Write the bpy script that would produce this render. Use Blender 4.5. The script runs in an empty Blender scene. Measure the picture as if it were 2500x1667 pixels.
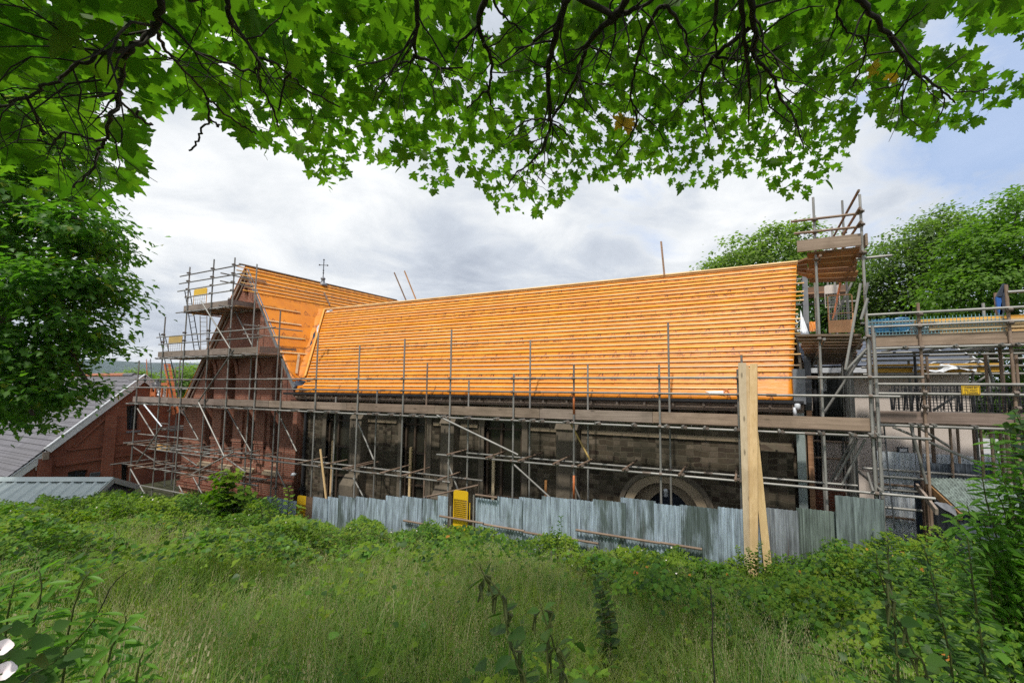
import bpy, bmesh, math, random
import numpy as np
from mathutils import Vector, Matrix
random.seed(7); RNG = np.random.default_rng(11)
S = bpy.context.scene
COL = S.collection
R = math.radians

# ---------------------------------------------------------------- camera
FPX, CX, CY = 1010.0, 1400.0, 853.0           # focal length and principal point in photo pixels (2500 wide)
TH, PS = math.atan(77 / 1010), R(23.43)       # pitch up, yaw to the left of +Y
cam = bpy.data.cameras.new('camera'); camo = bpy.data.objects.new('camera', cam); COL.objects.link(camo)
cam.sensor_width = 36; cam.lens = 36 * FPX / 2500; cam.shift_x = -0.06; cam.shift_y = 0.0078
cam.clip_start = 0.05; cam.clip_end = 12000
camo.location = (0, 0, 0); camo.rotation_euler = (R(90) + TH, 0, PS)
S.camera = camo
_R = np.array([math.cos(PS), math.sin(PS), 0]); _H = np.array([-math.sin(PS), math.cos(PS), 0])
_F = _H * math.cos(TH) + np.array([0, 0, math.sin(TH)]); _U = -_H * math.sin(TH) + np.array([0, 0, math.cos(TH)])
def ray(x, y): return _R * ((x - CX) / FPX) - _U * ((y - CY) / FPX) + _F
def atY(x, y, Y): d = ray(x, y); return d * (Y / d[1])
def atX(x, y, X): d = ray(x, y); return d * (X / d[0])
def atD(x, y, D): return ray(x, y) * D       # forward distance D

# ---------------------------------------------------------------- node helper
class G:
    def __init__(s, nt): s.nt = nt
    def __call__(s, typ, *args, out=0, **kw):
        n = s.nt.nodes.new(typ); ins = {}
        for k, v in kw.items():
            if hasattr(n, k) and k not in n.inputs.keys(): setattr(n, k, v)
            else: ins[k.replace('_', ' ')] = v
        for i, v in enumerate(args):
            if v is not None: s.put(n.inputs[i], v)
        for k, v in ins.items(): s.put(n.inputs[k], v)
        s.last = n
        return n.outputs[out] if len(n.outputs) else None
    def put(s, i, v):
        if isinstance(v, bpy.types.NodeSocket): s.nt.links.new(v, i)
        elif isinstance(v, (tuple, list)) and len(v) == 3 and i.type == 'RGBA': i.default_value = (*v, 1)
        else: i.default_value = v
    def m(s, op, a, b=0.0, c=None, clamp=False):
        r = s('ShaderNodeMath', a, b, operation=op)
        if c is not None: s.put(s.last.inputs[2], c)
        s.last.use_clamp = clamp
        return r
    def mix(s, f, a, b, mode='MIX'):
        n = s.nt.nodes.new('ShaderNodeMix'); n.data_type = 'RGBA'; n.blend_type = mode
        s.put(n.inputs[0], f); s.put(n.inputs[6], a); s.put(n.inputs[7], b); return n.outputs[2]
    def noise(s, vec, scale, detail=4, rough=.55, dist=0.0):
        return s('ShaderNodeTexNoise', Vector=vec, Scale=scale, Detail=detail, Roughness=rough, Distortion=dist)
    def ramp(s, f, stops, interp='LINEAR'):
        n = s.nt.nodes.new('ShaderNodeValToRGB'); n.color_ramp.interpolation = interp
        e = n.color_ramp.elements
        while len(e) < len(stops): e.new(0.5)
        for i, (p, c) in enumerate(stops):
            e[i].position = p; e[i].color = (*c, 1) if not isinstance(c, (int, float)) else (c, c, c, 1)
        s.put(n.inputs[0], f); return n.outputs[0]
    def xyz(s, v):
        s('ShaderNodeSeparateXYZ', v); return s.last.outputs
    def comb(s, x, y, z=0.0): return s('ShaderNodeCombineXYZ', x, y, z)

# ---------------------------------------------------------------- world, sun, exposure
SUN_EL, SUN_AZ = R(61), R(177)                 # azimuth clockwise from +Y: sun stands behind the camera, to its right
w = bpy.data.worlds.new('World'); S.world = w; w.use_nodes = True
nt = w.node_tree; nt.nodes.clear(); g = G(nt)
sky = nt.nodes.new('ShaderNodeTexSky'); sky.sky_type = 'NISHITA'; sky.sun_disc = False
sky.sun_elevation = SUN_EL; sky.sun_rotation = SUN_AZ; sky.air_density = 1.2; sky.dust_density = 1.5
tc = g('ShaderNodeTexCoord'); gen = g.last.outputs['Generated']
dx, dy, dz = g.xyz(gen)
den = g.m('MAXIMUM', g.m('ADD', dz, 0.22), 0.05)
flat = g.comb(g.m('DIVIDE', dx, den), g.m('DIVIDE', dy, den), 0.0)      # cloud deck seen in perspective
n1 = g.noise(flat, 0.9, 8, .55, .35)
n2 = g.noise(flat, 2.3, 8, .6, .6)
n3 = g.noise(g('ShaderNodeVectorMath', flat, (3.1, 7.7, 0), operation='ADD'), 0.55, 5, .5, .2)
bright = g.m('ADD', g.m('MULTIPLY', n1, .65), g.m('MULTIPLY', n2, .35))
cloud = g.ramp(bright, [(0.36, (3.6, 4.0, 4.7)), (0.45, (5.1, 5.5, 6.1)), (0.52, (6.6, 6.85, 7.1)), (0.60, (8.2, 8.3, 8.35))])
# breaks in the cloud, more of them towards the east (+X)
east = g.m('ADD', g.m('MULTIPLY', dx, .55), g.m('MULTIPLY', dz, .30))
gap = g.m('ADD', g.m('ADD', n3, g.m('MULTIPLY', n2, .25)), g.m('MULTIPLY', east, .24))
def patch(px, py, rad, amt):          # a break in the cloud round one direction of the sky
    d = ray(px, py); d = d / np.linalg.norm(d)
    c = g('ShaderNodeVectorMath', gen, tuple(d), operation='DOT_PRODUCT'); c = g.last.outputs['Value']
    return g.m('MULTIPLY', g.ramp(c, [(math.cos(rad), 0.0), (1.0, 1.0)], 'EASE'), amt)
gap = g.m('ADD', gap, g.m('ADD', patch(1560, 545, .15, .12), patch(2420, 190, .32, .085)))
gap = g.m('ADD', gap, g.m('ADD', g.m('MULTIPLY', g.m('SUBTRACT', n1, .5), .35), g.m('MULTIPLY', g.m('SUBTRACT', n2, .5), .40)))
gapm = g.ramp(gap, [(0.70, 0.0), (0.84, 0.75)])
blue = g.mix(.55, sky.outputs[0], (3.2, 4.8, 8.2))
bgc = g.mix(gapm, cloud, blue)
bg = g('ShaderNodeBackground', Color=bgc, Strength=0.1)
g('ShaderNodeOutputWorld', Surface=bg)
sl = bpy.data.lights.new('sun', 'SUN'); slo = bpy.data.objects.new('sun', sl); COL.objects.link(slo)
sl.energy = 2.8; sl.angle = R(3); sl.color = (1, .95, .87)
sd = Vector((math.sin(SUN_AZ) * math.cos(SUN_EL), math.cos(SUN_AZ) * math.cos(SUN_EL), math.sin(SUN_EL)))
slo.rotation_euler = sd.to_track_quat('Z', 'Y').to_euler(); slo.location = sd * 60
S.view_settings.view_transform = 'Standard'; S.view_settings.look = 'None'
S.view_settings.exposure = 0.40; S.view_settings.gamma = 1.0
S.render.engine = 'CYCLES'; S.cycles.max_bounces = 6; S.cycles.transparent_max_bounces = 8
S.cycles.diffuse_bounces = 4; S.cycles.glossy_bounces = 2; S.cycles.transmission_bounces = 4
S.cycles.use_denoising = False; S.cycles.use_adaptive_sampling = False; S.cycles.sample_clamp_indirect = 3.0

# ---------------------------------------------------------------- object helpers
def tag(o, label=None, cat=None, group=None, kind=None):
    for k, v in (('label', label), ('category', cat), ('group', group), ('kind', kind)):
        if v: o[k] = v
    return o
def thing(name, label, cat, loc=(0, 0, 0), group=None):
    o = bpy.data.objects.new(name, None); COL.objects.link(o); o.location = loc; o.empty_display_size = .2
    return tag(o, label, cat, group)
def put(name, me, mat, parent=None, label=None):
    if mat is not None:
        me.materials.clear()
        for m in (mat if isinstance(mat, (list, tuple)) else [mat]): me.materials.append(m)
    o = bpy.data.objects.new(name, me); COL.objects.link(o)
    if parent is not None:
        o.parent = parent
        if parent.parent is None and parent.type == 'EMPTY':
            o.matrix_parent_inverse = Matrix.Translation(-Vector(parent.location))
    if label: o['label'] = label
    return o
def mesh(name, verts, faces, smooth=False):
    me = bpy.data.meshes.new(name); me.from_pydata([tuple(map(float, v)) for v in verts], [], faces); me.update()
    if smooth: me.shade_smooth()
    return me
class MB:
    """collects simple shapes into one mesh"""
    def __init__(s): s.v = []; s.f = []
    def add(s, v, f):
        n = len(s.v); s.v += [tuple(map(float, p)) for p in v]; s.f += [[i + n for i in q] for q in f]; return s
    def box(s, a, b):
        x0, y0, z0 = a; x1, y1, z1 = b
        return s.add([(x0, y0, z0), (x1, y0, z0), (x1, y1, z0), (x0, y1, z0), (x0, y0, z1), (x1, y0, z1), (x1, y1, z1), (x0, y1, z1)],
                     [(0, 3, 2, 1), (4, 5, 6, 7), (0, 1, 5, 4), (1, 2, 6, 5), (2, 3, 7, 6), (3, 0, 4, 7)])
    def beam(s, a, b, wd, ht, up=(0, 0, 1)):
        a = Vector(a); b = Vector(b); d = (b - a).normalized(); up = Vector(up)
        sx = d.cross(up).normalized(); uz = sx.cross(d).normalized()
        c = [(-1, -1), (1, -1), (1, 1), (-1, 1)]
        v = [p + sx * (i * wd / 2) + uz * (j * ht / 2) for p in (a, b) for i, j in c]
        return s.add(v, [(0, 1, 2, 3), (7, 6, 5, 4), (0, 4, 5, 1), (1, 5, 6, 2), (2, 6, 7, 3), (3, 7, 4, 0)])
    def tube(s, pts, r, n=8, cap=True, open_end=False):
        pts = [Vector(p) for p in pts]; rs = r if isinstance(r, (list, tuple)) else [r] * len(pts)
        v = []; d0 = (pts[1] - pts[0]).normalized()
        ux = d0.orthogonal().normalized()
        for i, p in enumerate(pts):
            d = (pts[min(i + 1, len(pts) - 1)] - pts[max(i - 1, 0)]).normalized()
            ux = (ux - d * ux.dot(d)).normalized(); uy = d.cross(ux)
            for k in range(n):
                t = 2 * math.pi * k / n; v.append(p + (ux * math.cos(t) + uy * math.sin(t)) * rs[i])
        f = [(i * n + k, i * n + (k + 1) % n, (i + 1) * n + (k + 1) % n, (i + 1) * n + k) for i in range(len(pts) - 1) for k in range(n)]
        if cap: f += [tuple(range(n - 1, -1, -1)), tuple(range(len(v) - n, len(v)))]
        return s.add(v, f)
    def lathe(s, c, prof, n=14):
        v = [(c[0] + r * math.cos(2 * math.pi * k / n), c[1] + r * math.sin(2 * math.pi * k / n), c[2] + z) for r, z in prof for k in range(n)]
        f = [(i * n + k, i * n + (k + 1) % n, (i + 1) * n + (k + 1) % n, (i + 1) * n + k) for i in range(len(prof) - 1) for k in range(n)]
        f += [tuple(range(n - 1, -1, -1)), tuple(range(len(v) - n, len(v)))]
        return s.add(v, f)
    def build(s, name, mat, parent=None, label=None, smooth=False):
        return put(name, mesh(name, s.v, s.f, smooth), mat, parent, label)
def tubeobj(name, a, b, mat, parent, r=.0242, label=None):
    # hollow look: dark bore at both ends
    a = Vector(a); b = Vector(b); d = (b - a).normalized()
    m = MB(); m.tube([a + d * .03, a, a, b, b, b - d * .03], [r * .72, r * .72, r, r, r * .72, r * .72], 10, cap=True)
    me = mesh(name, m.v, m.f); me.shade_smooth()
    try: me.set_sharp_from_angle(angle=R(40))
    except Exception: pass
    return put(name, me, mat, parent, label)
def outline(name, loops, y0, y1, axis='y'):
    """flat polygon (first loop) with holes (others), given as (u, z) points, extruded from y0 to y1 along an axis"""
    cu = bpy.data.curves.new(name, 'CURVE'); cu.dimensions = '2D'; cu.fill_mode = 'BOTH'; cu.extrude = abs(y1 - y0) / 2
    for lp in loops:
        sp = cu.splines.new('POLY'); sp.points.add(len(lp) - 1); sp.use_cyclic_u = True
        for p, (u, z) in zip(sp.points, lp): p.co = (u, z, 0, 1)
    o = bpy.data.objects.new(name, cu); COL.objects.link(o)
    dg = bpy.context.evaluated_depsgraph_get(); dg.update()
    me = bpy.data.meshes.new_from_object(o.evaluated_get(dg)); bpy.data.objects.remove(o); bpy.data.curves.remove(cu)
    n = len(me.vertices); co = np.empty(n * 3); me.vertices.foreach_get('co', co); co = co.reshape(-1, 3)
    yc = (y0 + y1) / 2
    new = np.stack([co[:, 0], yc + co[:, 2], co[:, 1]], 1) if axis == 'y' else np.stack([yc + co[:, 2], co[:, 0], co[:, 1]], 1)
    me.vertices.foreach_set('co', new.ravel()); me.update(); me.materials.clear()
    bm = bmesh.new(); bm.from_mesh(me); bmesh.ops.recalc_face_normals(bm, faces=bm.faces); bm.to_mesh(me); bm.free()
    return me
def arch(x0, x1, zb, zs, za, n=7):
    """pointed arch outline: jambs from zb up to the springing zs, point at za"""
    xc = (x0 + x1) / 2; hw = (x1 - x0) / 2; h = za - zs; L = [(x0, zb)]
    rr = (hw * hw + h * h) / (2 * hw)          # arcs centred on the springing line
    a1 = math.atan2(h, rr - hw)
    for k in range(n + 1):
        a = a1 * k / n; L.append((x0 + rr - rr * math.cos(a), zs + rr * math.sin(a)))
    for k in range(n - 1, -1, -1):
        a = a1 * k / n; L.append((x1 - rr + rr * math.cos(a), zs + rr * math.sin(a)))
    L.append((x1, zb)); return L
def ring(pts_o, pts_i, y0, y1):
    """band between two polylines of the same length (x, z), with depth y0..y1"""
    n = len(pts_o); v = [(x, y, z) for y in (y0, y1) for P in (pts_o, pts_i) for x, z in P]; f = []
    for i in range(n - 1):
        f += [(i, i + 1, n + i + 1, n + i), (2 * n + i, 3 * n + i, 3 * n + i + 1, 2 * n + i + 1),
              (i, 2 * n + i, 2 * n + i + 1, i + 1), (n + i, n + i + 1, 3 * n + i + 1, 3 * n + i)]
    f += [(0, n, 3 * n, 2 * n), (n - 1, 3 * n - 1, 4 * n - 1, 2 * n - 1)]
    return v, f
def scatter(name, tv, tf, P, X, Y, Z, sc):
    """one mesh made of many copies of a small template: P positions, X/Y/Z unit axes (n,3), sc sizes"""
    tv = np.asarray(tv, float); nt_ = len(tv); n = len(P); sc = np.asarray(sc).reshape(-1, 1, 1) * np.ones((n, 1, 1))
    V = P[:, None, :] + sc * (tv[None, :, 0:1] * X[:, None, :] + tv[None, :, 1:2] * Y[:, None, :] + tv[None, :, 2:3] * Z[:, None, :])
    V = V.reshape(-1, 3)
    loops = np.concatenate([np.array(f) for f in tf]); cnt = np.array([len(f) for f in tf]); L = len(loops)
    allL = (loops[None, :] + (np.arange(n) * nt_)[:, None]).ravel()
    allC = np.tile(cnt, n); st = np.concatenate([[0], np.cumsum(allC)[:-1]])
    me = bpy.data.meshes.new(name); me.vertices.add(len(V)); me.vertices.foreach_set('co', V.ravel())
    me.loops.add(len(allL)); me.loops.foreach_set('vertex_index', allL.astype(np.int32))
    me.polygons.add(len(allC)); me.polygons.foreach_set('loop_start', st.astype(np.int32))
    try: me.polygons.foreach_set('loop_total', allC.astype(np.int32))
    except Exception: pass
    me.update(calc_edges=True); me.validate(); return me
def unit(a): return a / np.maximum(np.linalg.norm(a, axis=1, keepdims=True), 1e-9)
def frames(N, T):
    """orthonormal axes from normals N and approximate tip directions T: X, Y(tip), Z(normal)"""
    Z = unit(N); Y = unit(T - Z * np.sum(T * Z, 1, keepdims=True)); return np.cross(Y, Z), Y, Z
def rnd(n, a=-1.0, b=1.0): return RNG.uniform(a, b, (n, 3))

# ---------------------------------------------------------------- materials
MATS = {}
def newmat(name):
    m = bpy.data.materials.new(name); m.use_nodes = True; m.node_tree.nodes.clear(); MATS[name] = m
    return m, G(m.node_tree)
def finish(g, col, rough=.7, metal=0.0, bump=None, bstr=.3, bdist=.01, spec=.4, normal=None):
    n = g.nt.nodes.new('ShaderNodeBsdfPrincipled')
    g.put(n.inputs['Base Color'], col); g.put(n.inputs['Roughness'], rough); g.put(n.inputs['Metallic'], metal)
    g.put(n.inputs['Specular IOR Level'], spec)
    if bump is not None:
        b = g('ShaderNodeBump', Strength=bstr, Distance=bdist, Height=bump); g.put(n.inputs['Normal'], b)
    g('ShaderNodeOutputMaterial', Surface=n.outputs[0]); return n
def objco(g): g('ShaderNodeTexCoord'); return g.last.outputs['Object']
def orand(g): g('ShaderNodeObjectInfo'); return g.last.outputs['Random']
def island(g): g('ShaderNodeNewGeometry'); return g.last.outputs['Random Per Island']
def scaled(g, v, s): return g('ShaderNodeVectorMath', v, s, operation='MULTIPLY')

def plain(name, c1, c2, scale=3, rough=.6, metal=0.0, spec=.4, fine=40, bstr=.15, var=.0):
    m, g = newmat(name); p = objco(g)
    a = g.noise(p, scale, 5, .6, .3); b = g.noise(p, fine, 3)
    f = g.m('ADD', g.m('MULTIPLY', a, 1.6), g.m('MULTIPLY', b, .6)); f = g.m('SUBTRACT', f, .6, clamp=True)
    col = g.mix(f, c1, c2)
    if var:
        col = g('ShaderNodeHueSaturation', Hue=.5, Saturation=1, Value=g.m('ADD', 1 - var, g.m('MULTIPLY', orand(g), 2 * var)), Color=col)
    finish(g, col, rough, metal, b, bstr, .004, spec); return m
plain('steel', (.17, .165, .15), (.37, .36, .33), 2.2, .5, .35, fine=60, var=.28)
plain('steel_rust', (.16, .10, .065), (.32, .24, .18), 2.5, .7, .15, fine=60, var=.25)
plain('clamp', (.10, .075, .055), (.24, .20, .17), 9, .6, .3, fine=60)
plain('orange_paint', (.60, .17, .04), (.42, .13, .05), 6, .5)
plain('yellow_paint', (.80, .50, .015), (.70, .42, .02), 5, .45, var=.05)
plain('old_yellow', (.55, .38, .10), (.42, .30, .13), 5, .6)
plain('blue_paint', (.02, .09, .36), (.03, .14, .45), 5, .45)
plain('blue_tarp', (.010, .085, .21), (.025, .17, .32), 4, .4)
plain('black_plastic', (.025, .025, .028), (.05, .05, .055), 4, .4)
plain('frame_dark', (.045, .030, .020), (.085, .058, .038), 4, .7)
plain('coping', (.085, .088, .095), (.15, .155, .16), 5, .7)
plain('lead', (.16, .17, .19), (.27, .28, .30), 5, .45, .2)
plain('white_paint', (.74, .75, .76), (.55, .56, .56), 4, .5)
plain('white_plastic', (.75, .77, .80), (.55, .58, .62), 6, .35)
plain('glass_dark', (.008, .010, .010), (.030, .034, .032), 2, .25, spec=.5, fine=6)
plain('sheeting', (.020, .019, .014), (.050, .045, .032), .8, .22, spec=.5, fine=5, bstr=.05)
plain('iron', (.045, .05, .055), (.09, .10, .11), 12, .5, .3)
plain('sandstone', (.42, .33, .22), (.24, .185, .125), 2.2, .85, fine=30, bstr=.3)
plain('dirty_shaded_stone', (.07, .058, .043), (.20, .165, .12), 2.0, .9, fine=25, bstr=.4)  # dirty stone, coloured darker to stand in for shade under the scaffold deck
plain('pebbledash', (.60, .52, .46), (.70, .62, .56), 1.2, .95, fine=90, bstr=.8)
plain('soffit', (.20, .15, .12), (.30, .24, .19), 3, .8)
plain('bark', (.020, .017, .013), (.055, .048, .036), 14, .95, fine=60, bstr=.8)
plain('bark_far', (.06, .05, .04), (.11, .09, .07), 4, .95)
plain('terracotta', (.45, .17, .09), (.32, .13, .08), 5, .8)
plain('hill_wood', (.018, .040, .040), (.040, .075, .060), .02, 1.0, fine=.08, bstr=0)
plain('earth', (.030, .034, .014), (.060, .058, .028), 1.6, .95, fine=25, bstr=.6)
plain('green_metal', (.32, .38, .37), (.44, .50, .49), 3, .4, .3)
plain('navy', (.02, .03, .05), (.04, .05, .075), 3, .5)
plain('flower_white', (.85, .80, .80), (.78, .68, .68), 20, .6)
plain('blossom', (.75, .70, .66), (.62, .55, .52), 30, .7)

def wood(name, c1, c2, axis, rough=.8, var=.2, knots=True, dirt=(.10, .075, .055)):
    m, g = newmat(name); p = objco(g)
    s = {'x': (1.2, 14, 30), 'y': (14, 1.2, 30), 'z': (22, 22, .9)}[axis]
    q = scaled(g, p, s); r = orand(g)
    q = g('ShaderNodeVectorMath', q, g.comb(g.m('MULTIPLY', r, 40), g.m('MULTIPLY', r, 17), 0), operation='ADD')
    gr = g.noise(q, 1.0, 5, .6, .8); bl = g.noise(p, 1.7, 4, .6)
    col = g.mix(g.ramp(gr, [(.3, 0.0), (.7, 1.0)]), c1, c2)
    if knots:
        vo = g('ShaderNodeTexVoronoi', Vector=scaled(g, p, {'x': (1.6, 6, 6), 'y': (6, 1.6, 6), 'z': (6, 6, 1.6)}[axis]), Scale=1.0)
        col = g.mix(g.ramp(vo, [(.06, .8), (.14, 0.0)]), col, tuple(c * .35 for c in c1))
    if dirt: col = g.mix(g.ramp(bl, [(.45, 0.0), (.75, .55)]), col, dirt)
    col = g('ShaderNodeHueSaturation', Hue=g.m('ADD', .49, g.m('MULTIPLY', r, .02)), Saturation=g.m('ADD', .75, g.m('MULTIPLY', g.m('FRACT', g.m('MULTIPLY', r, 7.3)), .5)),
            Value=g.m('ADD', 1 - var, g.m('MULTIPLY', g.m('FRACT', g.m('MULTIPLY', r, 3.7)), 2 * var)), Color=col)
    finish(g, col, rough, 0, gr, .35, .004, .25); return m
wood('board_x', (.20, .15, .115), (.36, .275, .22), 'x', var=.22)
wood('board_y', (.20, .15, .115), (.36, .275, .22), 'y', var=.22)
wood('deck_under', (.24, .125, .060), (.42, .25, .14), 'x', var=.38)
wood('plank_new', (.52, .365, .19), (.66, .49, .29), 'z', var=.12, dirt=(.40, .27, .14))
wood('timber_new', (.66, .40, .12), (.78, .52, .20), 'x', var=.10, dirt=None)
wood('batten', (.70, .42, .13), (.86, .60, .30), 'x', var=.12, knots=False, dirt=(.42, .22, .09))
wood('batten_y', (.60, .36, .14), (.78, .52, .26), 'y', var=.17, knots=False, dirt=(.30, .17, .09))
wood('lath', (.62, .44, .22), (.74, .56, .32), 'z', var=.08, dirt=None)

def membrane(name, axis):
    """orange roofing underlay with rows of printed dark marks; u runs along the roof, v up the slope (world height)"""
    m, g = newmat(name); p = objco(g); x, y, z = g.xyz(p)
    u, v = (x, g.m('MULTIPLY', z, 1.22))
    if axis == 'y': u, v = (y, g.m('MULTIPLY', z, 1.24))
    wob = g.noise(p, 1.1, 4, .55); fine = g.noise(p, 55, 3)
    base = g.mix(g.ramp(wob, [(.35, 0.0), (.68, 1.0)]), (.74, .255, .013), (.60, .190, .013))
    # printed rows: one row of marks every 0.72 m, marks every 0.30 m, shifted row by row
    row = g.m('DIVIDE', v, .68); ri = g.m('FLOOR', row); rf = g.m('FRACT', row)
    cu = g.m('ADD', g.m('ADD', g.m('DIVIDE', u, .42), g.m('MULTIPLY', ri, .41)), g.m('MULTIPLY', rf, -.30)); cf = g.m('FRACT', cu)
    tri = g.m('MULTIPLY', g.m('LESS_THAN', g.m('ABSOLUTE', g.m('SUBTRACT', cf, .30)), g.m('MULTIPLY', g.m('SUBTRACT', .46, rf), .85)), g.m('GREATER_THAN', rf, .24))
    hole = g.m('LESS_THAN', g.m('ABSOLUTE', g.m('SUBTRACT', cf, .30)), g.m('MULTIPLY', g.m('SUBTRACT', .37, rf), .60))
    tri = g.m('MULTIPLY', tri, g.m('SUBTRACT', 1.0, hole))
    scr = g.noise(g.comb(g.m('MULTIPLY', u, 26), g.m('MULTIPLY', v, 16), 0), 1.0, 2, .5, 1.2)
    txt = g.m('MULTIPLY', g.m('GREATER_THAN', scr, .50), g.m('MULTIPLY', g.m('LESS_THAN', cf, .72), g.m('LESS_THAN', g.m('ABSOLUTE', g.m('SUBTRACT', rf, .12)), .11)))
    mk = g.m('MAXIMUM', g.m('MULTIPLY', tri, .88), g.m('MULTIPLY', txt, .80))
    mk = g.m('MULTIPLY', mk, g.ramp(g.noise(p, 2.3, 3), [(.35, .35), (.6, 1.0)]))
    col = g.mix(mk, base, (.17, .045, .012))
    dirt = g.ramp(g.noise(scaled(g, p, (1, 1, 3.5)), 1.3, 6, .65), [(.60, 0.0), (.78, .55)])
    col = g.mix(dirt, col, (.42, .13, .025))
    wr = g.noise(scaled(g, p, (1.2, 1.2, 9)), 2.2, 4, .6, .6)
    n = finish(g, col, .42, 0, wr, .55, .02, .35); return m
membrane('membrane_x', 'x'); membrane('membrane_y', 'y')

def masonry(name, cols, mortar, bw, bh, ms, bump=.6, dist=0.0, dark=None, rough=.9):
    m, g = newmat(name); p = objco(g); x, y, z = g.xyz(p)
    q = g.comb(g.m('ADD', x, y), z, 0)
    if dist:
        nz = g('ShaderNodeTexNoise', Vector=p, Scale=2.2, Detail=3, out=1)
        q = g('ShaderNodeVectorMath', q, scaled(g, g('ShaderNodeVectorMath', nz, (.5, .5, .5), operation='SUBTRACT'), (dist, dist, 0)), operation='ADD')
    br = g('ShaderNodeTexBrick', Vector=q, Color1=(0, 0, 0), Color2=(1, 1, 1), Mortar=(.5, .5, .5), Scale=1.0, Mortar_Size=ms, Mortar_Smooth=.3, Bias=0.0, Brick_Width=bw, Row_Height=bh)
    fac = g.last.outputs[1]
    cell = g.comb(g.m('FLOOR', g.m('DIVIDE', g.m('ADD', x, y), bw * .5)), g.m('FLOOR', g.m('DIVIDE', z, bh)), 0)
    wn = g('ShaderNodeTexWhiteNoise', cell)
    val = g.m('ADD', g.m('MULTIPLY', br, .6), g.m('MULTIPLY', wn, .4))
    col = g.ramp(val, [(i / max(1, len(cols) - 1), c) for i, c in enumerate(cols)])
    fine = g.noise(p, 30, 4, .6)
    col = g.mix(g.m('MULTIPLY', fine, .55), col, tuple(c * .55 for c in cols[0]))
    col = g.mix(fac, col, mortar)
    big = g.noise(p, .55, 5, .6, .4)
    if dark: col = g.mix(g.ramp(big, [(.42, 0.0), (.68, .7)]), col, dark)
    h = g.m('ADD', g.m('MULTIPLY', g.m('SUBTRACT', 1.0, fac), 1.0), g.m('MULTIPLY', fine, .5))
    finish(g, col, rough, 0, h, bump, .012, .25); return m
masonry('brick', [(.27, .085, .048), (.40, .135, .075), (.33, .105, .058), (.19, .070, .048)], (.36, .23, .17), .225, .075, .014, .4, dark=(.10, .040, .032))
masonry('brick_left', [(.25, .075, .040), (.35, .105, .054), (.29, .084, .046), (.17, .056, .038)], (.22, .12, .085), .225, .075, .012, .4, dark=(.11, .032, .022))
masonry('rubble', [(.032, .027, .018), (.125, .098, .064), (.054, .036, .025), (.25, .20, .145), (.080, .068, .045), (.040, .033, .024)], (.125, .105, .072), .36, .125, .013, 1.0, dist=.20, dark=(.024, .024, .014))
masonry('slates', [(.150, .145, .160), (.205, .198, .215), (.175, .168, .185), (.23, .22, .235)], (.06, .058, .065), .36, .20, .010, .5, dark=(.13, .125, .13), rough=.6)
masonry('slates_blue', [(.17, .19, .24), (.22, .245, .30), (.20, .22, .275), (.25, .27, .32)], (.07, .08, .10), .5, .11, .010, .4, dark=(.15, .17, .21), rough=.5)

def corrugated(name, tint=(.30, .36, .42), algae=.5, rust=.2, dark=1.0, lo_k=.42, metal=.35):
    m, g = newmat(name); p = objco(g); r = orand(g); x, y, z = g.xyz(p)
    off = g.comb(g.m('MULTIPLY', r, 31), g.m('MULTIPLY', r, 57), g.m('MULTIPLY', r, 11))
    q = g('ShaderNodeVectorMath', p, off, operation='ADD')
    st = g.noise(scaled(g, q, (15, 15, 1.1)), 1.0, 6, .65, .4)
    st2 = g.noise(scaled(g, q, (40, 40, 3.5)), 1.0, 4, .6)
    big = g.noise(q, 1.5, 4, .55)
    lo = tuple(c * lo_k * dark for c in tint); hi = tuple(min(1, c * 1.95 * dark) for c in tint)
    col = g.mix(g.ramp(g.m('ADD', g.m('MULTIPLY', st, .7), g.m('MULTIPLY', st2, .3)), [(.34, 0.0), (.66, 1.0)]), lo, hi)
    al = g.ramp(g.m('ADD', g.noise(scaled(g, q, (3.2, 3.2, .8)), 1.0, 5, .6, .5), g.m('MULTIPLY', g.m('SUBTRACT', r, .5), .3)), [(.53, 0.0), (.68, algae)])
    col = g.mix(al, col, (.052, .075, .042))
    ru = g.ramp(g.noise(scaled(g, q, (9, 9, .7)), 1.0, 5, .6), [(.62, 0.0), (.72, rust)])
    col = g.mix(ru, col, (.13, .055, .03))
    finish(g, col, .55, metal, st2, .15, .004, .4); return m
corrugated('corrugated', (.36, .43, .50), .75, .35)
corrugated('corrugated_rusty', (.27, .29, .32), .2, .95)
corrugated('corrugated_new', (.20, .24, .24), .35, .1)
corrugated('corrugated_pale', (.50, .58, .68), .1, .1, lo_k=.9, metal=.1)
corrugated('corrugated_dark', (.11, .13, .16), .3, .3)
corrugated('corrugated_moss', (.19, .23, .21), .8, .1)

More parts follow.
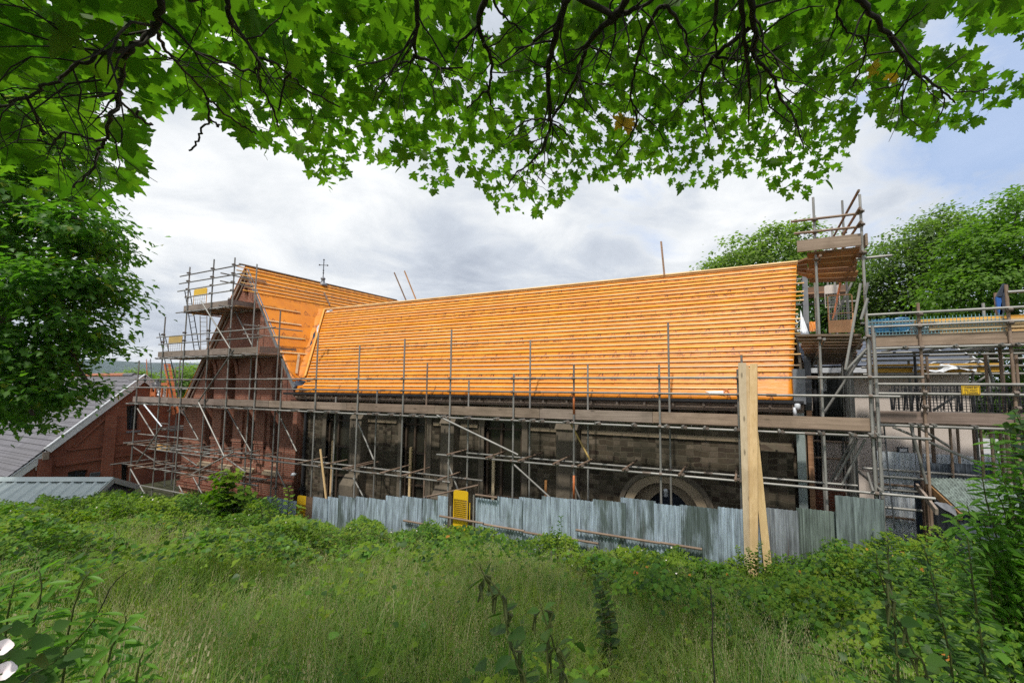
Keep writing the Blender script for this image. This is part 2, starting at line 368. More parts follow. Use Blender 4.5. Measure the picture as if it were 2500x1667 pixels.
def leafmat(name, c1, c2, c3=None, trans=.45, rough=.45, spec=.35, tmul=1.0, patchy=0.0):
    """leaf: diffuse top, light let through; a colour per leaf between c1 and c2, a few turning c3"""
    m, g = newmat(name); r = island(g)
    col = g.ramp(r, [(0.0, c1), (.5, tuple((a + b) / 2 for a, b in zip(c1, c2))), (1.0, c2)])
    if c3: col = g.mix(g.m('GREATER_THAN', g.m('FRACT', g.m('MULTIPLY', r, 57.3)), .975), col, c3)
    if patchy:      # drifts of yellower and of bluer plants
        p = objco(g); w_ = g.noise(p, 1.1, 3, .5); col = g.mix(g.ramp(w_, [(.40, 0.0), (.62, patchy)]), col, tuple(min(1, a * k) for a, k in zip(c2, (1.55, 1.12, .9))))
        w2 = g.noise(p, .7, 2, .5); col = g.mix(g.ramp(w2, [(.52, 0.0), (.70, patchy)]), col, tuple(a * k for a, k in zip(c1, (.75, .85, 1.1))))
    n = g.nt.nodes.new('ShaderNodeBsdfPrincipled')
    g.put(n.inputs['Base Color'], col); n.inputs['Roughness'].default_value = rough; n.inputs['Specular IOR Level'].default_value = spec
    tcol = g.mix(1.0, col, (1.30 * tmul, 1.52 * tmul, .50 * tmul), 'MULTIPLY')
    t = g('ShaderNodeBsdfTranslucent', Color=tcol)
    s = g.nt.nodes.new('ShaderNodeMixShader'); s.inputs[0].default_value = trans
    g.nt.links.new(n.outputs[0], s.inputs[1]); g.nt.links.new(t, s.inputs[2])
    g('ShaderNodeOutputMaterial', Surface=s.outputs[0]); return m
leafmat('leaf_canopy', (.046, .120, .011), (.100, .195, .016), None, .62, .5, .25, 1.25)
leafmat('leaf_yellow', (.62, .40, .05), (.55, .33, .04), None, .4)
leafmat('leaf_left', (.048, .135, .019), (.108, .222, .030), (.20, .24, .03), .50, .5, .3, 1.4)
leafmat('leaf_right', (.080, .165, .024), (.140, .240, .040), None, .46, .55, .25, 1.35)
leafmat('leaf_olive', (.075, .125, .036), (.130, .190, .060), None, .48, .55, .25, 1.6)
leafmat('leaf_far', (.095, .160, .036), (.165, .235, .055), None, .46, .6, .2, 1.6)
leafmat('leaf_bramble', (.038, .110, .012), (.150, .275, .026), (.22, .20, .02), .38, .55, .22, 1.3, .7)
leafmat('leaf_dark', (.030, .080, .014), (.065, .140, .022), None, .36, .45, .3)
leafmat('leaf_lance', (.070, .180, .020), (.140, .290, .034), None, .42, .45, .3, 1.3)
leafmat('leaf_rust', (.45, .14, .02), (.50, .24, .03), None, .35)
leafmat('grass', (.085, .185, .032), (.205, .300, .090), (.34, .30, .14), .42, .55, .2, 1.5, .5)
leafmat('grass_dry', (.34, .31, .18), (.50, .45, .30), (.30, .19, .14), .35, .6, .2)
leafmat('stem', (.060, .095, .022), (.10, .11, .035), None, .15)
M = MATS

# ---------------------------------------------------------------- ground and hills
def smooth(a, b, t): t = np.clip((t - a) / (b - a), 0, 1); return t * t * (3 - 2 * t)
def zfence(X): return np.interp(X, [-40, -22, -14, -8, -3.5, 0, 2, 5, 10, 30], [-4.6, -4.6, -4.45, -4.05, -3.95, -3.6, -3.15, -2.75, -2.5, -2.4])
YARD = -4.75
def ground_z(X, Y):
    """bank that falls from the camera to the fence, then a level yard round the church"""
    X = np.asarray(X, float); Y = np.asarray(Y, float)
    near = np.interp(X, [-40, -12, -5, 2, 10], [-1.9, -1.75, -1.65, -1.62, -1.5])
    t = np.clip((Y - 0.8) / 7.4, 0, 1)
    z = near + (zfence(X) - near) * t ** .92
    z = z + .05 * np.sin(X * 1.7 + 1) * np.cos(Y * 1.3) + .04 * np.sin(X * 3.1 + Y * 2.3)
    drop = smooth(8.75, 9.3, Y); z = z * (1 - drop) + YARD * drop
    left = smooth(-17, -21, X) * smooth(2.0, 6.0, Y)
    z = z * (1 - left) + np.minimum(z, YARD + .1) * left
    return z
gx = np.concatenate([[-3000, -800, -200, -90, -60], np.arange(-45, 16, .5), [20, 30, 60, 200, 800, 3000]])
gy = np.concatenate([[-3000, -600, -100, -30, -12], np.arange(-6, 14, .4), [18, 30, 60, 120, 300, 900, 2000, 4000]])
GX, GY = np.meshgrid(gx, gy); GZ = ground_z(GX, GY)
gv = np.stack([GX, GY, GZ], -1).reshape(-1, 3); nx, ny = len(gx), len(gy)
gf = [(j * nx + i, j * nx + i + 1, (j + 1) * nx + i + 1, (j + 1) * nx + i) for j in range(ny - 1) for i in range(nx - 1)]
tag(put('ground', mesh('ground', gv, gf, True), M['earth']), kind='structure')
ha = np.radians(np.linspace(-20, 110, 131))          # bearing, measured from +Y towards the left
rows = [(2300, -.1), (2500, .35), (2750, .75), (3000, 1.0), (3300, 1.02), (4200, .8)]
hv = [(-r * math.sin(a), r * math.cos(a), -8 if s_ < 0 else s_ * (92 + 9 * math.sin(a * 6 + .4) + 6 * math.sin(a * 17 + r / 900) + 2 * math.sin(a * 61))) for r, s_ in rows for a in ha]
hf = [(j * 131 + i + 1, j * 131 + i, (j + 1) * 131 + i, (j + 1) * 131 + i + 1) for j in range(len(rows) - 1) for i in range(130)]
tag(put('hills', mesh('hills', hv, hf, True), M['hill_wood']), kind='structure')

# ---------------------------------------------------------------- church
YG, YE, YW, YR = 9.90, 9.75, 10.15, 12.3        # transept gable wall, nave eave, nave wall, nave ridge
ZE, ZR = -.39, 3.14                              # nave eave and ridge heights
XE = 0.95                                        # east corner of the nave wall
TX, TZ, TS = -18.65, 4.62, 1.38                  # transept ridge x, height, slope
church = thing('church', 'old church with orange roof underlay and battens, red brick gable and dark stone wall', 'church', (-10, 12, YARD))
def slope_pt(x, t): return (x, YE + (YR - YE) * t, ZE + (ZR - ZE) * t)
def valley_x(z): return TX + (TZ - z) / TS       # where the transept slope stands at height z
# nave roof sheet with slight sag between rafters
def roof_sheet(name, corner, nu, nv, mat, parent, thick=.03, sag=.012):
    v = []; f = []
    for j in range(nv + 1):
        for i in range(nu + 1):
            p = corner(i / nu, j / nv); v.append(p)
    n = len(v); c0 = np.array(v[0]); e1 = np.array(v[nu]) - c0; e2 = np.array(v[nu * 0 + (nu + 1) * nv]) - c0
    nrm = np.cross(e1, e2); nrm /= np.linalg.norm(nrm)
    if nrm[2] < 0: nrm = -nrm
    v = [tuple(np.array(p) + nrm * sag * (math.sin(p[0] * 9.2 + p[2] * 3) * math.sin(p[2] * 6.1 + p[1]) if 0 else math.sin(k * 12.9898) * math.sin(k * 4.1))) for k, p in enumerate(v)]
    v2 = [tuple(np.array(p) - nrm * thick) for p in v]
    for j in range(nv):
        for i in range(nu):
            a = j * (nu + 1) + i; q = (a, a + 1, a + nu + 2, a + nu + 1); f.append(q); f.append(tuple(n + k for k in reversed(q)))
    edge = [i for i in range(nu + 1)] + [(j + 1) * (nu + 1) - 1 for j in range(1, nv + 1)] + [nv * (nu + 1) + i for i in range(nu - 1, -1, -1)] + [j * (nu + 1) for j in range(nv - 1, 0, -1)]
    for a, b in zip(edge, edge[1:] + edge[:1]): f.append((b, a, n + a, n + b))
    me = mesh(name, v + v2, f, True); bm = bmesh.new(); bm.from_mesh(me); bmesh.ops.recalc_face_normals(bm, faces=bm.faces); bm.to_mesh(me); bm.free()
    return put(name, me, mat, parent)
def nave_corner(u, t):
    x0 = valley_x(ZE + (ZR - ZE) * t) - .05; x0 = x0 if t > .12 else x0 - .10 * (1 - t / .12)
    x1 = .74 + (1.16 - .74) * t
    return slope_pt(x0 + (x1 - x0) * u, t)
nave_roof = roof_sheet('nave_roof', nave_corner, 150, 40, M['membrane_x'], church, sag=.006)
# hidden far slope of the nave roof
put('far_roof_slope', mesh('far_roof_slope', [(-17.5, YR + .01, ZR), (1.16, YR + .01, ZR), (1.16, YR * 2 - YE, ZE), (-17.5, YR * 2 - YE, ZE)], [(0, 1, 2, 3)]), M['membrane_x'], church)
nn = Vector((0, -(ZR - ZE), YR - YE)).normalized()       # outward normal of the nave slope
def roofp(x, t, h): p = Vector(slope_pt(x, t)); return p + nn * h
NB = 27
for k in range(NB):
    t = .062 + k * (.985 - .062) / (NB - 1)
    z = ZE + (ZR - ZE) * t
    xl = valley_x(z) + (.34 if t > .14 else .25); xr = .70 + .42 * t + random.choice([.03, .10, .16, .18, .22, .07])
    if k < 3: xr = (-.05, -.12, -.10)[k]
    m = MB(); x = xl; first = True
    while x < xr - .01:
        x2 = min(xr, x + random.uniform(3.2, 4.4)); x2 = xr if xr - x2 < .8 else x2
        j = random.uniform(-.004, .004)
        a, b = roofp(x + .003, t, .023 + j), roofp(x2 - .003, t + random.uniform(-.0015, .0015), .023 + j)
        m.beam(a, b, .030, .026, nn); x = x2
    m.build('roof_batten', M['batten'], nave_roof)
m = MB(); a, b = roofp(-17.25, .995, .055), roofp(1.3, .995, .055); m.beam(a, b, .05, .05, nn)
m.build('ridge_batten', M['batten'], nave_roof)
# torn felt lapping along the ridge
m = MB(); L = []
for i in range(90):
    x = -9.0 + i * .113; L.append((x, .02 + .05 * abs(math.sin(i * 2.1)) * random.random()))
v = []; f = []
for x, h in L: v += [(x, YR + .02, ZR - .02), (x, YR + .06, ZR + .03 + h), (x, YR + .16, ZR + .0 + h * .6)]
for i in range(len(L) - 1): f += [(3 * i, 3 * i + 3, 3 * i + 4, 3 * i + 1), (3 * i + 1, 3 * i + 4, 3 * i + 5, 3 * i + 2)]
put('ridge_felt', mesh('ridge_felt', v, f), M['white_plastic'], church)
# valley counter-batten and turned-up underlay at the left edge of the nave roof
m = MB(); m.beam(roofp(valley_x(ZE + (ZR - ZE) * .15) + .26, .15, .07), roofp(valley_x(ZR) + .26, 1, .07), .075, .025, nn)
m.build('valley_batten', M['timber_new'], church)
v = []
for t in np.linspace(.14, 1.0, 24):
    z = ZE + (ZR - ZE) * t; xv = valley_x(z)
    v += [roofp(xv + .24, t, .035), roofp(xv + .05, t, .06 + .02 * math.sin(t * 40)), roofp(xv - .10, t, .16 + .02 * math.sin(t * 31))]
f = [(3 * i + a, 3 * i + a + 1, 3 * i + a + 4, 3 * i + a + 3) for i in range(23) for a in (0, 1)]
put('valley_flap', mesh('valley_flap', v, f, True), M['membrane_x'], church)
# crumpled dark felt at the foot of the valley, and a strip of bare lead half way up
def crumple(name, pts, mat, parent, amp=.05, n=9, label=None, seed=1):
    rr = random.Random(seed); a, b, c, d = [Vector(p) for p in pts]; nrm = (b - a).cross(d - a).normalized(); v = []; f = []
    for j in range(n + 1):
        for i in range(n + 1):
            u, t = i / n, j / n
            p = a * (1 - u) * (1 - t) + b * u * (1 - t) + c * u * t + d * (1 - u) * t
            v.append(p + nrm * amp * (rr.uniform(-1, 1) * .6 + math.sin(u * 11 + t * 4)) * .7)
    for j in range(n):
        for i in range(n): k = j * (n + 1) + i; f.append((k, k + 1, k + n + 2, k + n + 1))
    return put(name, mesh(name, v, f, True), mat, parent, label)
crumple('loose_felt', [atY(720, 947, 9.55), atY(762, 925, 9.7), atY(765, 931, 9.66), atY(722, 928, 9.7)], M['navy'], church, .05)
crumple('loose_felt', [atY(755, 850, 10.15), atY(768, 822, 10.3), atY(774, 795, 10.45), atY(762, 825, 10.3)], M['navy'], church, .02, seed=4)
crumple('loose_felt', [atY(775, 815, 10.25), atY(779, 795, 10.4), atY(780, 790, 10.45), atY(773, 800, 10.4)], M['white_plastic'], church, .01, seed=5)
crumple('patch', [roofp(-17.1, .955, .03), roofp(-16.75, .975, .03), roofp(-16.7, .995, .03), roofp(-17.05, .985, .03)], M['white_plastic'], church, .02, seed=8)

# transept roof: two slopes, ridge running back
def tr_r(u, t):     # right slope: u along y, t up
    zb = .0; z = zb + (TZ - zb) * t
    return (TX + (TZ - z) / TS, 9.76 + u * 7.9, z)
transept_roof = roof_sheet('transept_roof', tr_r, 70, 40, M['membrane_y'], church, sag=.006)
def tr_l(u, t):
    z = -.95 + (TZ + .95) * t; return (TX - (TZ - z) / TS - .01, 9.76 + u * 7.9, z)
roof_sheet('transept_roof', tr_l, 20, 20, M['membrane_y'], church, sag=.006)
tn = Vector((TS, 0, 1)).normalized()
def trp(y, z, h): return Vector((TX + (TZ - z) / TS, y, z)) + tn * h
zs = [4.50, 4.31, 4.13, 3.95, 3.78, 3.61, 3.45]
for i, z in enumerate(zs):
    m = MB(); y = 9.40 + random.uniform(-.12, .12)
    while y < 17.2:
        y2 = min(17.4, y + random.uniform(3, 4)); m.beam(trp(y, z, .022), trp(y2 - .01, z + random.uniform(-.006, .006), .022), .034, .026, tn); y = y2
    m.build('roof_batten', M['batten_y'], transept_roof)
for z, y0, y1 in ((2.86, 9.75, 11.2), (2.28, 9.72, 11.0), (1.68, 9.70, 10.9), (1.05, 9.70, 10.75)):
    m = MB(); m.beam(trp(y0, z, .03), trp(y1, z - .02, .03), .05, .03, tn); m.build('roof_batten', M['batten_y'], transept_roof)
m = MB(); m.beam(trp(9.95, .25, .05), trp(10.35, .98, .05), .07, .03, tn); m.build('loose_batten', M['batten_y'], transept_roof)
m = MB(); m.beam(trp(12.8, 3.42, .05), trp(12.75, 4.02, .12), .05, .04, tn); m.build('loose_batten', M['steel_rust'], transept_roof)
m = MB(); m.beam((TX, 9.55, TZ + .03), (TX, 17.5, TZ + .01), .07, .05); m.build('ridge_board', M['board_y'], church)
# fleche foot with cross
fin = MB(); c = (TX, 13.05, TZ - .12)
fin.lathe(c, [(.20, 0), (.17, .10), (.085, .16), (.075, .30), (.10, .33), (.105, .37), (.05, .42), (.028, .47)], 12)
finial = fin.build('roof_finial', M['lead'], church, smooth=True)
cr = MB(); z0 = c[2] + .45
cr.tube([(TX, 13.05, z0), (TX, 13.05, z0 + .82)], .018, 8)
cr.tube([(TX - .02 + .2 * math.cos(.4), 13.05 + .2 * math.sin(.4) - .0, z0 + .55), (TX - .2 * math.cos(.4), 13.05 - .2 * math.sin(.4), z0 + .57)], .016, 8)
for p in [(TX, 13.05, z0 + .82), (TX + .2 * math.cos(.4) - .02, 13.05 + .2 * math.sin(.4), z0 + .55), (TX - .2 * math.cos(.4), 13.05 - .2 * math.sin(.4), z0 + .57), (TX, 13.05, z0 + .18), (TX, 13.05, z0 + .30)]:
    cr.lathe((p[0], p[1], p[2] - .035), [(.008, 0), (.035, .02), (.035, .05), (.008, .075)], 8)
cr.build('cross', M['iron'], finial)

# brick transept gable wall with four lancets and a slit in the peak
xl, xr = TX - 3.85, -15.20
wall = [(xl - .18, YARD), (xr, YARD), (xr, -.75), (TX + .12, TZ - .42), (TX - .12, TZ - .42), (xl - .18, -.95)]
LAN = [(-21.06, -20.58), (-19.55, -19.10), (-18.10, -17.68), (-16.72, -16.28)]
holes = [arch(-18.83, -18.58, 3.22, 3.62, 3.86)]
for a, b in LAN: holes.append(arch(a - .02, b + .02, -3.15, .30, .82))
gable = put('gable_wall', outline('gable_wall', [wall] + holes, YG, YG + .45), M['brick'], church)
for a, b in LAN:
    o = arch(a - .22, b + .22, -3.15, .26, 1.06); i = arch(a - .03, b + .03, -3.15, .30, .83)
    v, f = ring(o[1:-1], i[1:-1], YG - .05, YG + .10); put('window_arch', mesh('window_arch', v, f), M['brick'], gable)
    win = put('lancet_window', outline('lancet_window', [arch(a - .02, b + .02, -3.15, .30, .82)], YG + .30, YG + .33), M['glass_dark'], gable)
    m = MB()
    for z in np.arange(-2.9, .4, .42): m.box((a, YG + .27, z), (b, YG + .295, z + .02))
    m.box(((a + b) / 2 - .008, YG + .27, -3.1), ((a + b) / 2 + .008, YG + .295, .6)); m.build('glazing_bar', M['iron'], win)
    m = MB(); m.add([(a - .18, YG - .10, -3.38), (b + .18, YG - .10, -3.38), (b + .18, YG + .25, -3.10), (a - .18, YG + .25, -3.10), (a - .18, YG - .10, -3.46), (b + .18, YG - .10, -3.46), (b + .18, YG + .25, -3.46), (a - .18, YG + .25, -3.46)],
                    [(0, 1, 2, 3), (4, 7, 6, 5), (0, 4, 5, 1), (1, 5, 6, 2), (3, 2, 6, 7), (0, 3, 7, 4)]); m.build('window_sill', M['sandstone'], gable)
# shallow brick piers between the lancets, stepped outwards at mid height
for xa, xb in ((-20.36, -19.78), (-18.88, -18.34), (-17.45, -16.95)):
    m = MB(); m.box((xa, YG - .07, -3.1), (xb, YG - .002, -1.2)); 
    for s in range(3): m.box((xa - .03 * s, YG - .06 - .03 * s, -2.55 + .10 * s), (xb + .03 * s, YG - .001, -2.46 + .10 * s))
    m.build('brick_pier', M['brick'], gable)
v, f = ring(arch(-18.92, -18.49, 3.22, 3.60, 3.96)[1:-1], arch(-18.835, -18.575, 3.22, 3.62, 3.87)[1:-1], YG - .03, YG + .06)
put('window_arch', mesh('window_arch', v, f), M['brick'], gable)
put('slit_window', outline('slit_window', [arch(-18.83, -18.58, 3.22, 3.62, 3.86)], YG + .25, YG + .27), M['glass_dark'], gable)
for z0, pr in ((-3.68, .08), (-4.32, .12), (-4.45, .10)):
    m = MB(); m.box((xl - .19, YG - pr, z0), (xr + .02, YG - .002, z0 + .10)); m.build('string_course', M['brick'], gable)
# verge boards of the gable (weathered grey) and their inner mouldings
for s in (1, -1):
    a = Vector((TX + s * .06, YG - .10, TZ - .17)); b = Vector((TX + s * (TZ + .95) / TS, YG - .10, -1.12 if s < 0 else -.60 - .35))
    if s > 0: b = Vector((TX + (TZ + .05) / TS, YG - .10, -.22))
    m = MB(); m.beam(a, b, .04, .17, (s * .3, 0, 1)); m.build('verge_board', M['lead'] if s > 0 else M['board_y'], church)
    m = MB(); m.beam(a + Vector((-s * .12, .065, -.12)), b + Vector((-s * .15, .065, -.10)), .04, .06, (s * .3, 0, 1)); m.build('verge_moulding', M['soffit'], church)
# transept side wall returning to the nave, with a soil pipe
m = MB(); m.box((xr - .45, YG + .46, YARD), (xr - .003, YW + .5, -.5)); m.build('transept_side_wall', M['brick'], church)
m = MB(); m.tube([(xr + .22, YW - .08, YARD), (xr + .22, YW - .08, -.55)], .05, 10); m.box((xr + .14, YW - .16, -3.9), (xr + .30, YW - .01, -3.8)); m.build('downpipe', M['black_plastic'], church)
tag(MB().lathe(tuple(atY(717, 1160, 9.72)), [(.05, -.02), (.09, 0), (.085, .05), (.05, .09), (.01, .10)], 12).build('wall_lamp', M['white_plastic'], church, smooth=True))

# stone nave wall with three sheeted windows and the arched doorway
WIN = [(-13.95, -12.75), (-10.35, -9.35), (-7.22, -5.95)]
door_o = arch(-3.00, -1.02, YARD, -3.15, -2.28, 10); door_i = arch(-2.62, -1.32, YARD, -3.35, -2.60, 10)
stone_wall = put('nave_wall', outline('nave_wall', [[(xr, YARD), (XE, YARD), (XE, -.50), (xr, -.50)]] + [arch(a, b, -4.4, -1.35, -.72) for a, b in WIN] + [arch(-2.84, -1.20, YARD + .05, -3.2, -2.42, 10)], YW, YW + .6), M['rubble'], church)
for a, b in WIN:
    fr = put('window_surround', (lambda vf: mesh('window_surround', *vf))(ring(arch(a - .18, b + .18, -4.4, -1.30, -.60), arch(a, b, -4.4, -1.35, -.72), YW - .03, YW + .22)), M['dirty_shaded_stone'], stone_wall)
    sh = put('protective_sheet', outline('protective_sheet', [arch(a + .01, b - .01, -4.4, -1.35, -.73)], YW + .14, YW + .15), M['sheeting'], stone_wall)
    m = MB(); xm = a + (b - a) * .42
    for x in (a + .06, xm, b - .06): m.box((x - .035, YW + .07, -4.4), (x + .035, YW + .135, -1.2 if x == xm else -1.45))
    for z in (-3.3, -2.3, -1.4): m.box((a + .02, YW + .08, z), (b - .02, YW + .13, z + .05))
    m.build('window_frame', M['frame_dark'], sh)
    m = MB(); m.box((a + .26, YW + .02, -4.4), (a + .34, YW + .068, -2.1)); m.build('prop_batten', M['lath'], sh)
for xa, xb in ((-12.40, -11.92), (-8.60, -8.12), (-4.78, -4.20)):
    m = MB(); y0 = YW - .36
    m.box((xa, y0, YARD), (xb, YW - .003, -3.05)); m.box((xa, y0 + .10, -3.05), (xb, YW - .003, -1.25))
    m.add([(xa - .03, y0 + .06, -1.25), (xb + .03, y0 + .06, -1.25), (xb + .03, YW - .003, -.80), (xa - .03, YW - .003, -.80), (xa - .03, YW - .003, -1.25), (xb + .03, YW - .003, -1.25)],
          [(0, 1, 2, 3), (0, 3, 4), (1, 5, 2), (0, 4, 5, 1), (3, 2, 5, 4)])
    bt = m.build('buttress', M['dirty_shaded_stone'], stone_wall)
    m = MB()      # gabled base stones, splayed
    m.add([(xa - .30, y0 - .22, YARD), (xb + .30, y0 - .22, YARD), (xb + .30, y0 - .01, YARD), (xa - .30, y0 - .01, YARD),
           (xa - .05, y0 - .22, -3.35), (xb + .05, y0 - .22, -3.35), (xb + .05, y0 - .01, -3.05), (xa - .05, y0 - .01, -3.05)],
          [(0, 1, 2, 3), (4, 7, 6, 5), (0, 4, 5, 1), (1, 5, 6, 2), (2, 6, 7, 3), (3, 7, 4, 0)]); m.build('buttress_foot', M['dirty_shaded_stone'], bt)
for xa, xb in ((-12.7, -12.45), (-11.9, -10.62), (-9.1, -8.64), (-8.05, -7.45), (-5.72, -4.82), (-4.15, .1)):
    m = MB(); m.box((xa, YW - .04, -1.36), (xb, YW - .002, -1.27)); m.build('string_course', M['sandstone'], stone_wall)
o_, i_ = arch(-3.05, -.98, -4.6, -3.15, -2.26, 10), arch(-2.84, -1.20, -4.6, -3.2, -2.42, 10)
v, f = ring(o_, i_, YW - .06, YW + .12); doorway = put('doorway_arch', mesh('doorway_arch', v, f), M['sandstone'], stone_wall)
v, f = ring(arch(-2.84, -1.20, -4.6, -3.2, -2.42, 10), arch(-2.55, -1.45, -4.6, -3.32, -2.64, 10), YW + .22, YW + .40); put('inner_arch', mesh('inner_arch', v, f), M['sandstone'], doorway)
v, f = ring(arch(-3.16, -.87, -3.5, -3.12, -2.16, 10), arch(-3.06, -.97, -3.5, -3.15, -2.255, 10), YW - .10, YW - .01); put('hood_mould', mesh('hood_mould', v, f), M['dirty_shaded_stone'], doorway)
put('church_door', outline('church_door', [arch(-2.56, -1.44, -4.6, -3.32, -2.63, 10)], YW + .50, YW + .55), M['navy'], doorway)
lp = atY(1626, 1212, YW + .1); m = MB(); m.lathe(tuple(lp), [(.035, 0), (.055, .01), (.055, .12), (.06, .125), (.06, .17), (.03, .19)], 12); m.box((lp[0] - .03, lp[1], lp[2] + .06), (lp[0] + .03, lp[1] + .13, lp[2] + .12)); m.build('door_lamp', M['white_plastic'], doorway, smooth=True)
# dark sloped buttress at the east end, corner post and pipes
m = MB(); m.box((.12, YW - .30, YARD), (.72, YW - .003, -1.50)); m.add([(.10, YW - .32, -1.50), (.74, YW - .32, -1.50), (.74, YW - .003, -1.32), (.10, YW - .003, -1.32), (.10, YW - .003, -1.5), (.74, YW - .003, -1.5)], [(0, 1, 2, 3), (0, 3, 4), (1, 5, 2), (0, 4, 5, 1), (3, 2, 5, 4)])
m.build('buttress', M['rubble'], stone_wall)
m = MB(); m.box((.80, YW - .18, YARD), (.96, YW - .004, -.52)); m.build('corner_post', M['green_metal'], church)
m = MB(); m.box((1.02, YW - .02, YARD), (1.12, YW + .3, -.5)); m.build('corner_board', M['deck_under'], church)
put('east_wall', outline('east_wall', [[(YW + .05, YARD), (14.4, YARD), (14.4, -.6), (YR, ZR - .22), (YW + .05, -.10)]], XE, XE + .05, 'x'), M['dirty_shaded_stone'], church)
m = MB(); m.add([(1.0, 10.0, -.45), (1.12, 10.0, -.45), (1.40, 12.32, 3.05), (1.28, 12.32, 3.10), (1.0, 10.12, -.62), (1.12, 10.12, -.62), (1.40, 12.44, 2.88), (1.28, 12.44, 2.93)],
                [(0, 1, 2, 3), (7, 6, 5, 4), (0, 4, 5, 1), (1, 5, 6, 2), (2, 6, 7, 3), (3, 7, 4, 0)]); m.build('gable_coping', M['coping'], church)
m = MB(); m.box((.76, YE - .03, -.47), (.98, YE + .25, .25)); m.build('eave_flashing', M['lead'], church)
# gutter, brackets, fascia
v = []; prof = [(-.075, .02), (-.07, -.03), (-.035, -.062), (.02, -.062), (.05, -.03), (.055, .02)]
for x in (xr - .42, .93): v += [(x, YE - .055 + a, ZE - .035 + b) for a, b in prof]
n = len(prof); f = [(i, i + 1, n + i + 1, n + i) for i in range(n - 1)] + [tuple(range(n)), tuple(range(2 * n - 1, n - 1, -1))]
put('gutter', mesh('gutter', v, f), M['black_plastic'], church)
for i in range(24):
    x = xr + .1 + i * .67; m = MB(); m.box((x - .02, YE - .08, ZE - .14), (x + .02, YE + .16, ZE - .10)); m.box((x - .025, YE - .09, ZE - .16), (x + .025, YE - .05, ZE - .085)); m.build('gutter_bracket', M['clamp'], church)
m = MB(); m.box((xr - .1, YE + .10, -.62), (XE, YE + .14, ZE - .06)); m.box((xr - .1, YE + .14, -.66), (XE, YW - .004, -.62)); m.build('fascia_board', M['soffit'], church)
m = MB(); p = atY(1947, 992, 9.62); m.lathe((p[0], p[1], p[2] - .06), [(.03, 0), (.055, .01), (.055, .10), (.03, .12)], 12); m.tube([(p[0] - .05, p[1], p[2] - .20), (p[0] - .05, p[1], p[2] - .02)], .035, 10); m.build('overflow_pipe', M['white_plastic'], church, smooth=True)
# ---------------------------------------------------------------- scaffolds
YF, YI = 9.0, 9.5                       # outer and inner rows of uprights
Z_GUARD, Z_MID, Z_DECK = .065, -.27, -.88
CLAMP = None
def clamp_mesh():
    m = MB(); r = .036
    m.tube([(0, 0, -.03), (0, 0, .03)], r, 10); m.tube([(-.03, -.055, 0), (.03, -.055, 0)], r, 10)
    m.box((.024, -.03, -.018), (.060, -.006, .018)); m.tube([(.042, -.05, 0), (.042, .035, 0)], .010, 6); m.tube([(-.042, -.07, .0), (-.042, .01, .0)], .010, 6)
    m.box((-.052, -.052, -.014), (-.026, -.012, .014)); return mesh('tube_clamp', m.v, m.f)
def clamp(p, parent, rz=0.0, rx=0.0):
    global CLAMP
    if CLAMP is None: CLAMP = clamp_mesh(); CLAMP.materials.append(M['clamp'])
    o = bpy.data.objects.new('tube_clamp', CLAMP); COL.objects.link(o); o.parent = parent
    if parent.parent is None: o.matrix_parent_inverse = Matrix.Translation(-Vector(parent.location))
    o.location = p; o.rotation_euler = (rx, 0, rz + random.uniform(-.15, .15)); return o
def upright(sc, top, bot_z, Y, levels=(), mat=None, lean=None, foot=True):
    """upright tube from its top seen at photo pixel `top` on the plane Y, plumb down to bot_z"""
    p = atY(top[0], top[1], Y); q = (p[0], Y, bot_z)
    if lean is not None: q = (atY(lean[0], lean[1], Y)[0], Y, bot_z)
    o = tubeobj('upright_tube', q, tuple(p), mat or M['steel'], sc)
    if foot: MB().box((q[0] - .075, Y - .075, bot_z - .006), (q[0] + .075, Y + .075, bot_z)).build('base_plate', M['clamp'], o)
    for z in levels:
        t = (z - bot_z) / (p[2] - bot_z)
        if 0 < t < 1: clamp((q[0] + (p[0] - q[0]) * t, Y, z), o)
    return o
def rail(sc, x0, x1, Y, z, name='ledger_tube', mat=None, step=6.4):
    x = x0; i = 0
    while x < x1 - .01:
        x2 = min(x1, x + random.uniform(step * .75, step)); x2 = x1 if x1 - x2 < 1.5 else x2
        o = tubeobj(name, (x + (.004 if i else 0), Y, z + random.uniform(-.004, .004)), (x2 - .004, Y, z + random.uniform(-.004, .004)), mat or M['steel'], sc)
        if i: MB().tube([(x - .09, Y, z), (x + .09, Y, z)], .031, 10).build('tube_joint', M['clamp'], o)
        x = x2; i += 1
def seg(sc, a, b, Y, name='brace_tube', mat=None, Y2=None):
    return tubeobj(name, tuple(atY(*a, Y)), tuple(atY(*b, Y if Y2 is None else Y2)), mat or M['steel'], sc)
def boards(sc, x0, x1, y0, y1, z0, z1, mat, name, step=3.9, jit=.006):
    x = x0
    while x < x1 - .01:
        x2 = min(x1, x + random.uniform(step * .7, step)); x2 = x1 if x1 - x2 < 1.0 else x2
        j = random.uniform(-jit, jit); MB().box((x + .004, y0 + abs(j) * .3, z0 + j), (x2 - .004, y1 + abs(j) * .3, z1 + j)).build(name, mat, sc); x = x2
FY = YF - .052                              # rails run just outside the uprights
BOT = -4.62
